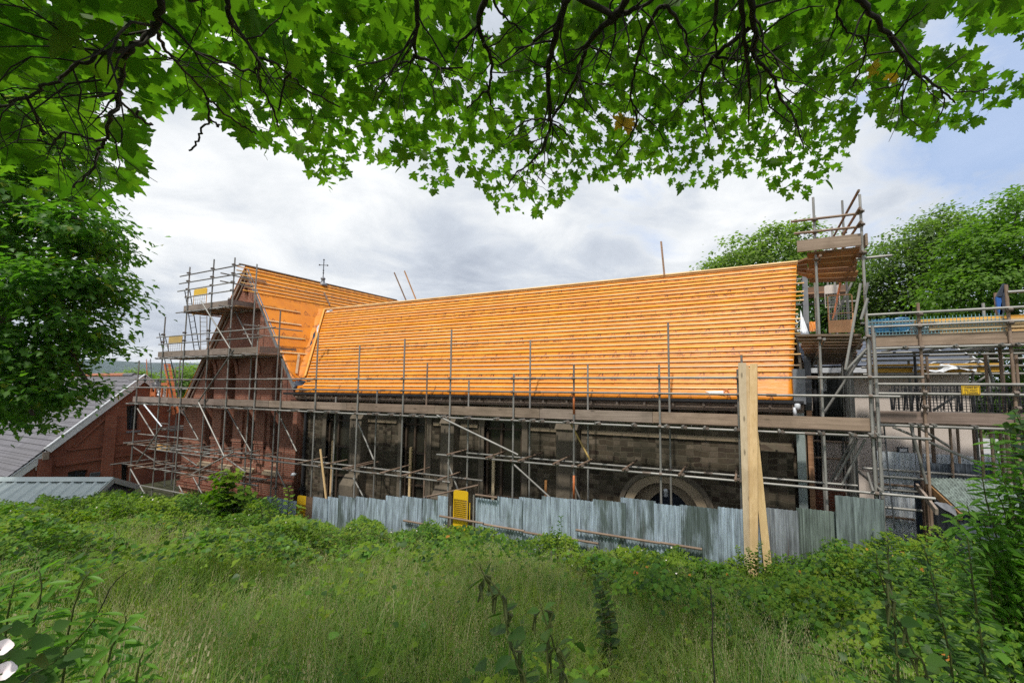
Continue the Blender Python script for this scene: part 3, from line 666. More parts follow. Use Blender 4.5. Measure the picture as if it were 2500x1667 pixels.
# -- along the nave
sc1 = thing('scaffold', 'long eaves scaffold in front of the dark stone nave wall', 'scaffold', (-7, YF, BOT))
LV = (Z_GUARD, Z_MID, Z_DECK - .09)
for top in ((777.5, 813), (878.6, 843), (988.7, 827), (1102.7, 804.5)): upright(sc1, top, BOT, YF, LV + (-2.67,))
for top in ((1254.5, 911.6), (1401, 890), (1609, 890), (1800.5, 901)):
    o = upright(sc1, top, BOT, YF, LV + (-1.97,))
    if top[0] == 1401:
        x = o.data.vertices[0].co.x; x = atY(1401, 930, YF)[0]
        for z0, z1 in ((-.78, -.22), (-2.75, -2.18)): MB().tube([(x, YF, z0), (x, YF, z1)], .0252, 10).build('painted_band', M['orange_paint'], o, 'orange painted length of tube', True)
for top in ((820.5, 968), (921, 953), (1043.7, 885), (1145, 928), (1295, 830), (1435, 890), (1631, 788), (1810, 866)):
    upright(sc1, top, BOT, YI, (-2.67 if top[0] < 1160 else -1.97,), M['steel_rust'] if top[0] in (1043.7,) else None)
X0, X1 = -15.4, 1.96
rail(sc1, X0, 2.70, FY, Z_GUARD, 'guard_rail'); rail(sc1, X0, 2.35, FY, Z_MID, 'guard_rail')
rail(sc1, X0, 2.75, FY, Z_DECK - .10); rail(sc1, X0, 1.9, YI - .05, Z_DECK - .10)
rail(sc1, X0, -7.42, FY, -2.67); rail(sc1, X0, -6.75, YI - .05, -2.67)
rail(sc1, -7.90, 2.75, FY, -1.97); rail(sc1, -7.3, 1.75, YI - .05, -1.97)
boards(sc1, X0, X1 - .03, YF + .03, YF + .068, Z_DECK - .02, Z_DECK + .205, M['board_x'], 'toe_board')
for k in range(2): boards(sc1, X0, X1 + .05, YF + .075 + .235 * k, YF + .30 + .235 * k, Z_DECK - .045, Z_DECK - .007, M['board_x'], 'deck_board')
for px in (723, 757, 800, 820, 918, 955, 1008, 1030, 1082, 1143, 1212, 1276, 1300, 1322, 1383, 1459, 1546, 1625, 1667, 1720, 1796, 1902, 2000, 2076, 2124):
    x = atY(px, 1030, FY)[0]; tubeobj('transom_tube', (x, FY - .11 - random.uniform(0, .08), Z_DECK - .065), (x + random.uniform(-.02, .02), YI + .12, Z_DECK - .065), M['steel'], sc1)
    clamp((x, FY - .02, Z_DECK - .09), sc1, math.pi / 2)
for px in (733, 785, 843, 853, 935, 988, 1075): 
    x = atY(px, 1140, FY)[0]; tubeobj('transom_tube', (x, FY - .10, -2.62), (x + random.uniform(-.05, .05), YI + .40 + random.uniform(-.1, .1), -2.60), M['steel_rust'], sc1); clamp((x, FY, -2.64), sc1, math.pi / 2)
for px in (1101, 1195, 1273, 1358, 1417, 1525, 1660, 1795):
    x = atY(px, 1120, FY)[0]; tubeobj('transom_tube', (x, FY - .16, -1.92), (x + random.uniform(-.05, .05), YI + .35 + random.uniform(-.1, .1), -1.90), M['steel_rust'], sc1); clamp((x, FY, -1.94), sc1, math.pi / 2)
seg(sc1, (1067, 1014), (1265, 1110), FY - .05); seg(sc1, (1255, 1134), (1345, 1216), FY - .05)
seg(sc1, (871, 1024), (912, 1121), YI); seg(sc1, (863, 1167), (892, 1222), YI); seg(sc1, (1093, 1128), (1120, 1200), YI)
seg(sc1, (1391, 1029), (1440, 1122), YI - .05, mat=M['old_yellow']); seg(sc1, (1398, 1175), (1418, 1222), YI)
o = seg(sc1, (1040, 1213), (1168, 1184), FY - .12, 'ledger_tube', M['steel_rust']); clamp(tuple(atY(1041, 1213, FY - .12)), sc1)

# -- round the brick gable, three stages high
sc2 = thing('scaffold', 'three stage scaffold stepping up the red brick gable with two high platforms', 'scaffold', (-20, YF, BOT))
TOP_D, MID_D = 2.85, 1.0
UP = [((340, 880), (313, 1195)), ((404, 773), (367, 1195)), ((464, 652), (423, 1214)), ((523, 633), (481, 1203)), ((574, 629), (537, 1188)), ((632, 793), (606, 1193)), ((690, 882), (668, 1206))]
L2 = [Z_GUARD, Z_MID, Z_DECK - .09, -2.67, -3.55]
for i, (t, b) in enumerate(UP):
    lv = list(L2)
    if 1 <= i <= 5: lv += [MID_D - .07, MID_D + .62, MID_D + .94]
    if 2 <= i <= 4: lv += [TOP_D - .05, 3.40, 3.72, 4.05, 4.38]
    upright(sc2, t, -4.70, YF, lv)
for t, zb in (((627.6, 645), -4.7), ((685, 758), -4.7)): upright(sc2, t, zb, YI, (Z_DECK, -2.67))
for z, a, b, n in ((Z_GUARD, -25.15, X0 - .01, 'guard_rail'), (Z_MID, -25.0, X0 - .01, 'guard_rail'), (Z_DECK - .10, -25.2, X0 - .01, 'ledger_tube'), (-2.67, -25.15, X0 - .01, 'ledger_tube'), (-3.55, -25.3, -15.6, 'ledger_tube'), (-4.30, -25.2, -15.2, 'ledger_tube')):
    rail(sc2, a, b, FY, z, n)
for z, a, b in ((Z_DECK - .10, -22, X0), (-2.67, -24.0, X0), (-3.5, -23.5, -16.0), (-2.35, -25.3, -20.5), (-2.95, -24.5, -19)): rail(sc2, a, b, YI - .05, z)
boards(sc2, -24.9, X0 - .01, YF + .03, YF + .068, Z_DECK - .02, Z_DECK + .205, M['board_x'], 'toe_board')
for k in range(3): boards(sc2, -24.8, X0 - .01, YF + .075 + .235 * k, YF + .30 + .235 * k, Z_DECK - .045, Z_DECK - .007, M['board_x'], 'deck_board')
for x in np.arange(-24.6, -15.6, .82): tubeobj('transom_tube', (x, FY - .14, Z_DECK - .065), (x, YI + .3, Z_DECK - .065), M['steel'], sc2)
for x in np.arange(-24.7, -15.8, .95):
    for z in (-2.62, -3.50): tubeobj('transom_tube', (x + random.uniform(-.2, .2), FY - .2 - random.random() * .3, z), (x + random.uniform(-.2, .2), YI + .45, z + .02), M['steel_rust'] if random.random() < .5 else M['steel'], sc2)
# middle platform
xa, xb = atY(383, 865, YF)[0], atY(611, 855, YF)[0]
boards(sc2, xa, xb + .35, YF + .03, YF + .068, MID_D, MID_D + .225, M['board_x'], 'toe_board', 3.0)
for k in range(4): boards(sc2, xa + .02 + .05 * k, xb + .5, YF + .075 + .23 * k, YF + .295 + .23 * k, MID_D - .04, MID_D - .002, M['board_x'], 'deck_board', 3.6)
MB().box((xb + .40, YF + .08, MID_D + .012), (xb + .438, YF + 1.35, MID_D + .237)).build('toe_board', M['board_y'], sc2)
rail(sc2, xa + .1, xb + .6, FY, MID_D - .07); rail(sc2, xa + .1, xb + .6, YF + .75, MID_D - .07)
seg(sc2, (382.6, 824), (672, 799), FY, 'guard_rail'); seg(sc2, (388, 841), (640, 823), FY, 'guard_rail')
for za, zb_, y0 in ((.63, .63, 1.6), (.95, .95, 1.6), (-.06, -.06, 1.7)): tubeobj('guard_rail', (xb + .36, YF - .45, MID_D + za), (xb + .36, YF + y0, MID_D + zb_), M['steel'], sc2)
for x in np.arange(xa + .3, xb + .5, .75): tubeobj('transom_tube', (x, FY - .12, MID_D - .10 + .045), (x, YF + .95, MID_D - .10 + .045), M['steel'], sc2)
# top platform
xc, xd = atY(446, 752, YF)[0], atY(553.6, 738, YF)[0]
boards(sc2, xc, xd + .1, YF + .03, YF + .068, TOP_D, TOP_D + .215, M['board_x'], 'toe_board', 3.3)
for k in range(5): boards(sc2, xc + .03 * k, xd + .55, YF + .075 + .23 * k, YF + .295 + .23 * k, TOP_D - .042, TOP_D - .004, M['deck_under'], 'deck_board', 3.6)
MB().box((xd + .14, YF - .05, TOP_D + .012), (xd + .178, YF + 1.30, TOP_D + .232)).build('toe_board', M['board_y'], sc2)
rail(sc2, xc - .35, xd + .5, FY, TOP_D - .07); rail(sc2, xc + .2, xd + .5, YF + .8, TOP_D - .07)
for a, b in (((440, 675), (591, 646)), ((438, 693), (593, 667)), ((434, 711.5), (569, 689)), ((451.5, 726), (569, 709))): seg(sc2, a, b, FY, 'guard_rail')
for z in (4.02, 3.72, 2.80): tubeobj('guard_rail', (xd + .10, YF - .30, z), (xd + .10, YF + 1.25, z), M['steel'], sc2)
for x in np.arange(xc + .3, xd + .5, .7): tubeobj('transom_tube', (x, FY - .1, TOP_D - .065 - .03), (x, YF + 1.25, TOP_D - .095), M['steel'], sc2)
for a, b, Y in (((491, 735), (562, 851), FY - .05), ((558.7, 727.6), (615, 842), YI), ((571, 854), (484.7, 980), FY - .05), ((484.7, 982), (547, 1113), FY - .05), ((571, 1103), (472, 1155), FY - .06), ((472, 1165), (500, 1217), FY - .05),
                ((553.6, 997), (612, 1101), YI), ((668, 984), (724, 1101), YI), ((446, 1002), (486, 1076), YI), ((335.5, 997), (378, 1066), YI), ((319, 1145), (353, 1205), FY - .05), ((324, 1090), (382, 1128), YI), ((436, 1105), (482, 1137), YI),
                ((552, 1118), (600, 1152), YI), ((676, 1146), (697, 1190), YI), ((437, 1185), (452, 1214), YI)): seg(sc2, a, b, Y)
seg(sc2, (352, 988), (395, 1041), FY - .10, mat=M['corrugated_pale']); seg(sc2, (395, 1041), (333, 1132), FY - .1)

# -- behind it, along the end of the slate roofed brick building
sc3 = thing('scaffold', 'low scaffold with pinkish boards beside the brick gable under the slate roof', 'scaffold', (-24.5, 11, YARD))
for top, Y in (((371, 925), 10.6), ((393, 960), 11.2), ((416, 985), 10.2), ((428, 960), 11.0), ((404, 930), 12.2), ((440, 880), 10.4), ((429, 895), 12.0), ((358, 950), 11.0)):
    upright(sc3, top, YARD, Y, (-1.35, -2.2), M['steel_rust'] if random.random() < .4 else None, foot=False)
a, b = atY(292, 1012, 10.9), atY(443, 1013, 10.9)
for Y, z, dx0, dx1 in ((10.4, -1.0, -1.1, .3), (10.4, -2.25, -.6, .9), (10.4, -3.1, -.6, 1.2), (11.2, -1.1, -1.4, .4), (11.2, -2.2, -.8, .6), (10.4, -2.0, -.9, .5), (11.3, .05, -.6, .9), (11.3, -.4, -.6, .9), (10.4, -3.75, -.5, 1.4)):
    rail(sc3, a[0] + 1.2 + dx0, b[0] - .3 + dx1, Y, z)
boards(sc3, a[0] + .2, b[0], 10.9, 10.94, -1.02, -.80, M['batten'], 'toe_board', 3.6); boards(sc3, a[0] + .4, b[0] + .6, 10.3, 10.34, -3.22, -2.98, M['batten'], 'toe_board', 3.0)
for k in range(4): boards(sc3, a[0] + .3, b[0], 10.96 + .23 * k, 11.17 + .23 * k, -1.06, -1.02, M['board_x'], 'deck_board', 3.6)
for px in (330, 352, 375, 398, 420, 440):
    for z in (-2.2, -3.05): 
        x = atY(px, 1080, 10.3)[0]; tubeobj('transom_tube', (x, 9.9, z), (x + random.uniform(-.3, .3), 11.6, z + .02), M['steel'], sc3)

# -- tower at the east end of the nave
sc4 = thing('scaffold', 'tall scaffold tower with two boarded platforms at the right end of the orange roof', 'scaffold', (1.6, 9.8, YARD))
XT0, XT1 = 1.19, 1.93
def tower_pole(x, y, zt, zb=YARD, lv=(), mat=None):
    o = tubeobj('upright_tube', (x, y, zb), (x, y, zt), mat or M['steel'], sc4)
    for z in lv: clamp((x, y, z), o)
    return o
tower_pole(XT1, YF, 3.47, lv=(3.14, 2.89, 2.35, .80, Z_GUARD, Z_MID, Z_DECK - .1, -1.97)); tower_pole(XT0, YF + .12, 3.60, lv=(3.14, 2.89, 2.35, .80))
tower_pole(XT1 + .03, 10.7, 4.05, lv=(3.3, 2.3, .7)); tower_pole(XT0 + .15, 10.6, 2.3, lv=(.7,)); tower_pole(XT1 + .02, 12.0, 3.9); tower_pole(XT1 + .05, 13.2, 3.7)
tower_pole(XT0 + .25, 12.0, .75); tower_pole(XT1 + .12, 9.6, .95); tower_pole(XT1 + .16, 9.25, .9); tower_pole(XT1 + .10, 9.05, .95)
for i in range(5): tower_pole(XT1 - .10 + .03 * i, 9.9 + .42 * i, .75 - .1 * i, mat=M['steel'])
for i in range(4): tower_pole(XT1 + .02 + .03 * i, 11.2 + .35 * i, -.3, mat=M['steel'])
tubeobj('guard_rail', (.78, YF + .06, 3.152), (XT1 + .02, YF + .06, 3.13), M['steel_rust'], sc4); tubeobj('guard_rail', (.83, YF + .06, 2.903), (XT1 + .04, YF + .06, 2.875), M['steel_rust'], sc4)
for z in (3.49, 3.16, 2.90): tubeobj('guard_rail', (XT1 - .045, YF - .16, z), (XT1 - .02, 11.6, z + .03), M['steel_rust'], sc4)
tubeobj('ledger_tube', (XT1 - .05, YF - .12, 2.36), (XT1 - .03, 11.4, 2.30), M['steel_rust'], sc4); tubeobj('ledger_tube', (XT0 + .05, YF - .10, 2.37), (XT0 + .07, 10.7, 2.26), M['steel_rust'], sc4)
tubeobj('ledger_tube', (XT1 - .1, YF + .05, 2.27), (XT1 + .45, YF + .05, 2.27), M['steel'], sc4)
def tilted_deck(n, pa, pb, pc, pd, mat, over, th=.038):
    """boards lying side by side between two edges; pa-pb near edge, pc-pd far edge"""
    pa, pb, pc, pd = map(Vector, (pa, pb, pc, pd))
    for k in range(n):
        t0, t1 = (k + .07) / n, (k + .93) / n; l = random.uniform(-over, over * .3); r = random.uniform(-over * .3, over)
        a = pa.lerp(pc, t0); b = pb.lerp(pd, t0); c = pb.lerp(pd, t1); d = pa.lerp(pc, t1); ex = (b - a).normalized(); up = Vector((0, 0, th))
        q = [a + ex * l, b + ex * r, c + ex * r, d + ex * l]; m = MB()
        m.add(q + [p + up for p in q], [(0, 3, 2, 1), (4, 5, 6, 7), (0, 1, 5, 4), (1, 2, 6, 5), (2, 3, 7, 6), (3, 0, 4, 7)]); m.build('deck_board', mat, sc4)
tilted_deck(6, atY(1969, 620, YF + .04), atY(2101, 606, YF + .04), atY(1977, 691, 10.4), atY(2085, 688, 10.4), M['deck_under'], .05)
tilted_deck(4, atY(1947, 640, 9.5), atY(1969, 632, 9.5), atY(1950, 672, 10.3), atY(1976, 680, 10.3), M['deck_under'], .03)
a, b = atY(1946, 612, YF), atY(2103, 596, YF)
MB().box((a[0], YF - .045, 2.50), (XT1 - .028, YF - .007, 2.72)).build('toe_board', M['board_x'], sc4)
MB().box((XT1 + .03, YF - .10, 2.47), (XT1 + .068, 11.0, 2.69)).build('toe_board', M['board_y'], sc4)
tilted_deck(11, atY(1950, 820, YF + .04), atY(2106, 819, YF + .04), atY(1977, 892, 11.4), atY(2082, 889, 11.4), M['board_x'], .06)
tubeobj('ledger_tube', (XT0 + .05, YF - .1, .78), (XT0 + .12, 11.4, .36), M['steel'], sc4); tubeobj('ledger_tube', (XT1 - .06, YF - .1, .78), (XT1 - .02, 11.4, .36), M['steel'], sc4)
# back platform seen between the two decks
boards(sc4, 1.35, 2.35, 12.6, 12.64, 2.30, 2.52, M['deck_under'], 'toe_board'); boards(sc4, 1.3, 2.2, 11.9, 12.5, 2.20, 2.24, M['deck_under'], 'deck_board')
for z in (2.75, 2.05): tubeobj('guard_rail', (1.1, 12.55, z), (2.5, 12.55, z), M['steel'], sc4)
for (a, b, Y) in (((2101, 692), (2064, 902), YF - .06), ((2115, 852), (2065, 905), YF - .04), ((2116, 850), (2010, 1010), 9.35), ((2119, 690), (2112, 720), YF - .1), ((2118, 728), (2102, 780), YF - .1), ((2094, 1070), (2040, 1170), 9.6), ((2082, 1070), (2028, 1175), 9.75), ((2112, 1072), (2056, 1182), 9.45)):
    seg(sc4, a, b, Y)
tubeobj('brace_tube', tuple(atY(2118, 1155, 9.2)), tuple(atY(2132, 1200, 8.85)), M['steel'], sc4); tubeobj('ledger_tube', (XT1 + .06, YF - .16, -1.90), (XT1 + .02, 11.8, -1.88), M['steel'], sc4)
for z in (-1.35, -1.72): tubeobj('ledger_tube', (.9, 10.9, z), (XT1 + .1, 10.9, z), M['steel_rust'], sc4)
tubeobj('ledger_tube', (XT1 + .06, YF - .12, Z_DECK - .06), (XT1 + .04, 11.6, Z_DECK - .06), M['steel'], sc4)
seg(sc4, (2052, 690), (2034, 780), 10.9, mat=M['orange_paint']); seg(sc4, (2080, 690), (2034, 785), 10.6)

# -- loading bay on the right
sc5 = thing('scaffold', 'loading bay scaffold with wire mesh and a yellow sign at the right edge', 'scaffold', (4, 9.3, YARD))
YB = 9.3
def bay_pole(px, py, Y, zb=YARD, lv=(), mat=None):
    p = atY(px, py, Y); o = tubeobj('upright_tube', (p[0], Y, zb), tuple(p), mat or M['steel_rust'], sc5)
    for z in lv: clamp((p[0], Y, z), o)
    return o
LB = (1.20, .98, .60, -.20, -.45, -.78)
bay_pole(2241, 740, YB, lv=LB); bay_pole(2456, 695, YB, lv=LB); bay_pole(2430, 715, YB + .45); bay_pole(2400, 740, YB + 1.3, mat=M['steel']); bay_pole(2262, 865, 10.8); bay_pole(2232, 860, 10.6, mat=M['black_plastic']); bay_pole(2218, 880, 11.0, mat=M['steel'])
bay_pole(2122, 830, 9.15, mat=M['steel']); bay_pole(2130, 795, 9.1, mat=M['steel']); bay_pole(2370, 865, 11.0, mat=M['steel']); bay_pole(2405, 865, 10.3); bay_pole(2445, 865, 11.3); bay_pole(2480, 865, 10.6)
for px, Y in ((2243, 10.0), (2276, 10.8), (2318, 10.3), (2336, 10.5), (2375, 10.6), (2392, 10.2), (2440, 10.9)): bay_pole(px, 1030, Y)
x1 = 8.5
for z, Y, x0, n in ((1.23, YB - .05, 1.98, 'guard_rail'), (1.13, YB + .40, 1.98, 'guard_rail'), (1.0, YB - .05, 1.98, 'guard_rail'), (.60, YB - .05, 2.0, 'ledger_tube'), (.545, YB + .55, 2.0, 'ledger_tube'), (.52, YB + 1.2, 2.0, 'ledger_tube'),
                    (-.06, YB - .05, 2.0, 'guard_rail'), (-.23, YB - .05, 2.0, 'guard_rail'), (-.80, YB - .05, 2.0, 'ledger_tube'), (-.83, YB + .6, 2.0, 'ledger_tube'), (.30, YB + 1.6, 2.2, 'guard_rail'), (.44, YB + 1.6, 2.2, 'guard_rail'), (.14, YB + 1.5, 2.2, 'ledger_tube')):
    rail(sc5, x0, 4.35 if z in (1.13,) else x1, Y, z, n)
rail(sc5, 4.0, x1, YB - .03, 1.50, 'guard_rail')
boards(sc5, 2.06, x1, YB + .03, YB + .068, .645, .845, M['board_x'], 'toe_board'); boards(sc5, 2.02, x1, YB + .03, YB + .068, -.745, -.545, M['board_x'], 'toe_board', 5)
for k in range(1): boards(sc5, 2.06, x1, YB + .08 + .23 * k, YB + .29 + .23 * k, .60, .64, M['board_x'], 'deck_board'); 
for k in range(1): boards(sc5, 2.06, x1, YB + .08 + .23 * k, YB + .29 + .23 * k, -.79, -.75, M['board_x'], 'deck_board')
boards(sc5, 2.3, 4.55, YB + 1.62, YB + 1.66, .19, .37, M['batten'], 'toe_board')
for px in (2204, 2326, 2436, 2475): x = atY(px, 850, YB)[0]; tubeobj('transom_tube', (x, YB - .16, .655 - .04), (x + .02, YB + 1.4, .615), M['steel'], sc5); clamp((x, YB - .03, .60), sc5, math.pi / 2)
for px in (2222, 2240, 2277, 2375, 2450): x = atY(px, 1030, YB)[0]; tubeobj('transom_tube', (x, YB - .14, -.77), (x + .02, YB + 1.4, -.77), M['steel'], sc5)
for a, b, Y in (((2180, 1042), (2385, 1128), YB + .6), ((2222, 1030), (2318, 1090), YB + .9), ((2222, 1035), (2262, 1180), YB - .05), ((2278, 1002), (2408, 918), YB + 1.3), ((2408, 880), (2425, 935), YB + 1.0)): seg(sc5, a, b, Y)
for y, z0 in ((YB + .1, -1.75), (YB + .3, -2.35), (YB + .2, -2.0)): rail(sc5, 2.0, 2.75, y, z0)
rail(sc5, 2.0, 3.9, YB + 1.0, -1.78)
def wire_mesh(name, x0, x1, y, z0, z1, pitch, t, mat, parent, label=None):
    m = MB()
    for x in np.arange(x0, x1 + .001, pitch): m.box((x - t, y - t, z0), (x + t, y + t, z1))
    for z in np.arange(z0, z1 + .001, pitch): m.box((x0, y - t * 3.1, z - t), (x1, y - t * 1.1, z + t))
    return m.build(name, mat, parent, label)
plain('mesh_cyan', (.25, .47, .52), (.20, .40, .47), 5, .5)
wire_mesh('wire_mesh', 2.05, 4.0, YB + .10, .86, 1.17, .052, .0035, M['mesh_cyan'], sc5, 'pale blue wire mesh')
wire_mesh('wire_mesh', 2.35, 6.0, YB + .10, -.54, -.06, .05, .005, M['black_plastic'], sc5, 'black wire mesh')
# mesh sheeting backing (dark netting folds) behind the lower mesh
m = MB()
for i in range(46):
    x = 2.36 + i * .068 + random.uniform(-.02, .02); m.tube([(x, YB + .16 + random.uniform(0, .3), -.54), (x + random.uniform(-.04, .04), YB + .18 + random.uniform(0, .3), -.08 - random.random() * .1)], random.uniform(.006, .018), 5)
m.build('netting', M['black_plastic'], sc5)

# ---------------------------------------------------------------- brick building with the slate roof (left)
XB = -26.0
bb = thing('brick_building', 'red brick building with a grey slate roof and white bargeboard beyond the scaffold', 'building', (-34, 9, YARD))
def bx(px, py): p = atX(px, py, XB); return (float(p[1]), float(p[2]))
ry, rz_ = 9.75, .285; sl_ = 1.07
ey = 5.0; ez = rz_ - (ry - ey) * sl_
w1 = [bx(309, 990), bx(339, 988), bx(339, 1048), bx(310, 1050)]; w2 = [bx(165, 1168), bx(166, 1152), bx(190, 1147), bx(214, 1146), bx(212, 1168)]; w3 = [bx(296, 1188), bx(297, 1132), bx(314, 1130), bx(313, 1188)]
put('gable_wall', outline('gable_wall', [[(ey + .15, YARD), (2 * ry - ey, YARD), (2 * ry - ey, ez), (ry, rz_ - .12), (ey + .15, ez + .05)], w1, w2, w3], XB - .4, XB, 'x'), M['brick_left'], bb)
for nm, ww in (('window', w1), ('window', w2), ('door', w3)):
    o = put(nm, outline(nm, [ww], XB - .25, XB - .2, 'x'), M['glass_dark'], bb)
    if nm == 'window':
        ys = [p[0] for p in ww]; zs_ = [p[1] for p in ww]; m = MB(); ym = (min(ys) + max(ys)) / 2
        m.box((XB - .2, ym - .02, min(zs_)), (XB - .16, ym + .02, max(zs_))); m.box((XB - .19, min(ys), (min(zs_) + max(zs_)) / 2), (XB - .15, max(ys), (min(zs_) + max(zs_)) / 2 + .03)); m.build('window_frame', M['navy'], o)
y0, z0 = bx(308, 1052); y1, _ = bx(342, 1050); MB().box((XB - .05, y0, z0 - .08), (XB + .05, y1, z0)).build('window_sill', M['lead'], bb)
def xbeam(a, b, wd, pr, name, mat): (y0, z0), (y1, z1) = bx(*a), bx(*b); MB().beam((XB + pr / 2 + .002, y0, z0), (XB + pr / 2 + .002, y1, z1), pr, wd).build(name, mat, bb)
xbeam((164, 1098), (260, 1088), .07, .06, 'string_course', M['brick_left']); xbeam((280, 1084), (400, 1072), .07, .06, 'string_course', M['brick_left'])
xbeam((135, 1136), (257, 1117), .10, .08, 'string_course', M['brick_left']); xbeam((277, 1114), (410, 1094), .10, .08, 'string_course', M['brick_left'])
for a, b in (((270, 1012), (262, 1175)), ((109, 1118), (104, 1175))):
    (ya, za), (yb, zb) = bx(*a), bx(*b); MB().box((XB + .002, ya - .18, YARD), (XB + .12, ya + .18, za)).build('brick_pier', M['brick_left'], bb)
(ya, za), (yb, zb) = bx(164, 1096), bx(262, 1015)
put('recess_edge', outline('recess_edge', [[bx(176, 1090), bx(264, 1010), bx(264, 1016), bx(182, 1091)]], XB + .004, XB + .07, 'x'), M['brick_left'], bb)
(ya, za) = bx(88, 1143); MB().box((XB + .002, ya - .02, za - .07), (XB + .03, ya + .34, za + .16)).build('vent_cover', M['pebbledash'], bb)
p = atX(231, 1156, XB + .12); m = MB(); m.box((p[0] - .12, p[1] - .04, p[2] - .03), (p[0] + .02, p[1] + .04, p[2] + .03)); m.box((p[0] - .02, p[1] - .14, p[2] - .10), (p[0] + .08, p[1] + .14, p[2] + .06)); m.build('floodlight', M['iron'], bb)
def slate_slope(name, y0, z0, y1, z1, x0, x1, mat, parent, rows):
    """courses of slates, each course a hair proud of the one above"""
    m = MB(); a = Vector((0, y1 - y0, z1 - z0)); nrm = Vector((0, -(z1 - z0), abs(y1 - y0))).normalized()
    if y1 < y0: nrm = Vector((0, z1 - z0, abs(y1 - y0))).normalized()
    for k in range(rows):
        t0, t1 = k / rows, (k + 1) / rows; p0 = Vector((0, y0, z0)) + a * t0 + nrm * .022; p1 = Vector((0, y0, z0)) + a * t1 + nrm * .004; p2 = p0 - nrm * .02
        m.add([(x0, p0.y, p0.z), (x1, p0.y, p0.z), (x1, p1.y, p1.z), (x0, p1.y, p1.z), (x0, p2.y, p2.z), (x1, p2.y, p2.z)], [(0, 1, 2, 3), (4, 5, 1, 0)])
    return m.build(name, mat, parent)
sr = slate_slope('slate_roof', ey, ez, ry, rz_, -75, XB + .12, M['slates'], bb, 30)
slate_slope('slate_roof', 2 * ry - ey, ez, ry, rz_, -75, XB + .12, M['slates'], bb, 30)
for i in range(40):
    x = XB - .9 - i * .46; m = MB(); m.tube([(x, ry, rz_ + .0), (x - .45, ry, rz_ + .0)], .10, 8); m.build('ridge_tile', M['terracotta'] if 1 < i else M['slates'], sr)
def barge(a, b, name='bargeboard'):
    MB().beam(a, b, .05, .26).build(name, M['white_paint'], bb); a2 = Vector(a) + Vector((-.02, 0, .15)); b2 = Vector(b) + Vector((-.02, 0, .15)); MB().beam(a2, b2, .14, .035).build('verge_strip', M['white_plastic'], bb)
k0 = bx(107, 1107); barge((XB + .10, k0[0] + .05, rz_ - (ry - k0[0] - .05) * sl_ - .13), (XB + .10, ry, rz_ - .13)); barge((XB + .06, ey - .1, ez - .28), (XB + .06, k0[0] + .02, rz_ - (ry - k0[0]) * sl_ - .24)); barge((XB + .10, ry, rz_ - .13), (XB + .10, 2 * ry - ey, ez - .13))
MB().box((XB + .02, k0[0] - .06, rz_ - (ry - k0[0]) * sl_ - .42), (XB + .16, k0[0] + .10, rz_ - (ry - k0[0]) * sl_ - .12)).build('verge_block', M['soffit'], bb)

# ---------------------------------------------------------------- metal roofed shed (left)
shed = thing('shed', 'low shed with a grey green ribbed metal roof behind the brambles at left', 'shed', tuple(atD(140, 1240, 11)))
r0, r1 = Vector(atD(-60, 1170.5, 11)), Vector(atD(277, 1168, 11)); e1 = Vector(atD(235, 1208, 10.35)); dv = (e1 - r1); r0.z = r1.z
along = (r1 - r0).normalized(); Ls = (r1 - r0).length; nrm = along.cross(-dv).normalized(); nrm = nrm if nrm.z > 0 else -nrm
def ribbed(name, o, dv_, ln, mat):
    nr = along.cross(dv_).normalized(); nr = nr if nr.z > 0 else -nr; v = []; n = int(ln / .05)
    for k in range(n + 1):
        s = k * .05; ph = (k % 6); h = .028 if ph in (0, 1) else 0.0
        for t in (0, 1): v.append(o + along * s + dv_ * t + nr * h)
    f = [(2 * k, 2 * k + 1, 2 * k + 3, 2 * k + 2) for k in range(n)]; return put(name, mesh(name, v, f), mat, shed)
ribbed('metal_roof', r0, dv * 1.9, Ls, M['green_metal']); back = Vector((-dv.x, -dv.y, dv.z)); ribbed('metal_roof', r0, back * 1.9, Ls, M['green_metal'])
m = MB(); m.add([r0 + nrm * .035 + dv * .26, r1 + nrm * .035 + dv * .26, r1 + Vector((0, 0, .045)), r0 + Vector((0, 0, .045))], [(0, 1, 2, 3)]); m.add([r0 + back * .26 + Vector((0, 0, .035)), r1 + back * .26 + Vector((0, 0, .035)), r1 + Vector((0, 0, .045)), r0 + Vector((0, 0, .045))], [(3, 2, 1, 0)]); m.build('ridge_cap', M['green_metal'], shed)
g0, g1, g2 = r1 - along * .06, r1 - along * .06 + dv * 1.8, r1 - along * .06 + back * 1.8
m = MB(); m.add([g0 - Vector((0, 0, .03)), g1, Vector((g1.x, g1.y, YARD)), Vector((g2.x, g2.y, YARD)), g2], [(0, 1, 2, 3, 4)]); m.build('end_wall', M['navy'], shed)
for s in (dv, back): MB().beam(r1 + along * .015 - Vector((0, 0, .04)), r1 + along * .015 + s * 1.9 - Vector((0, 0, .04)), .02, .14).build('bargeboard', M['green_metal'], shed)
q0, q1 = r0 + dv * 1.8, r1 + dv * 1.8; m = MB(); m.add([q0, q1, Vector((q1.x, q1.y, YARD)), Vector((q0.x, q0.y, YARD))], [(0, 1, 2, 3)]); m.build('side_wall', M['green_metal'], shed)

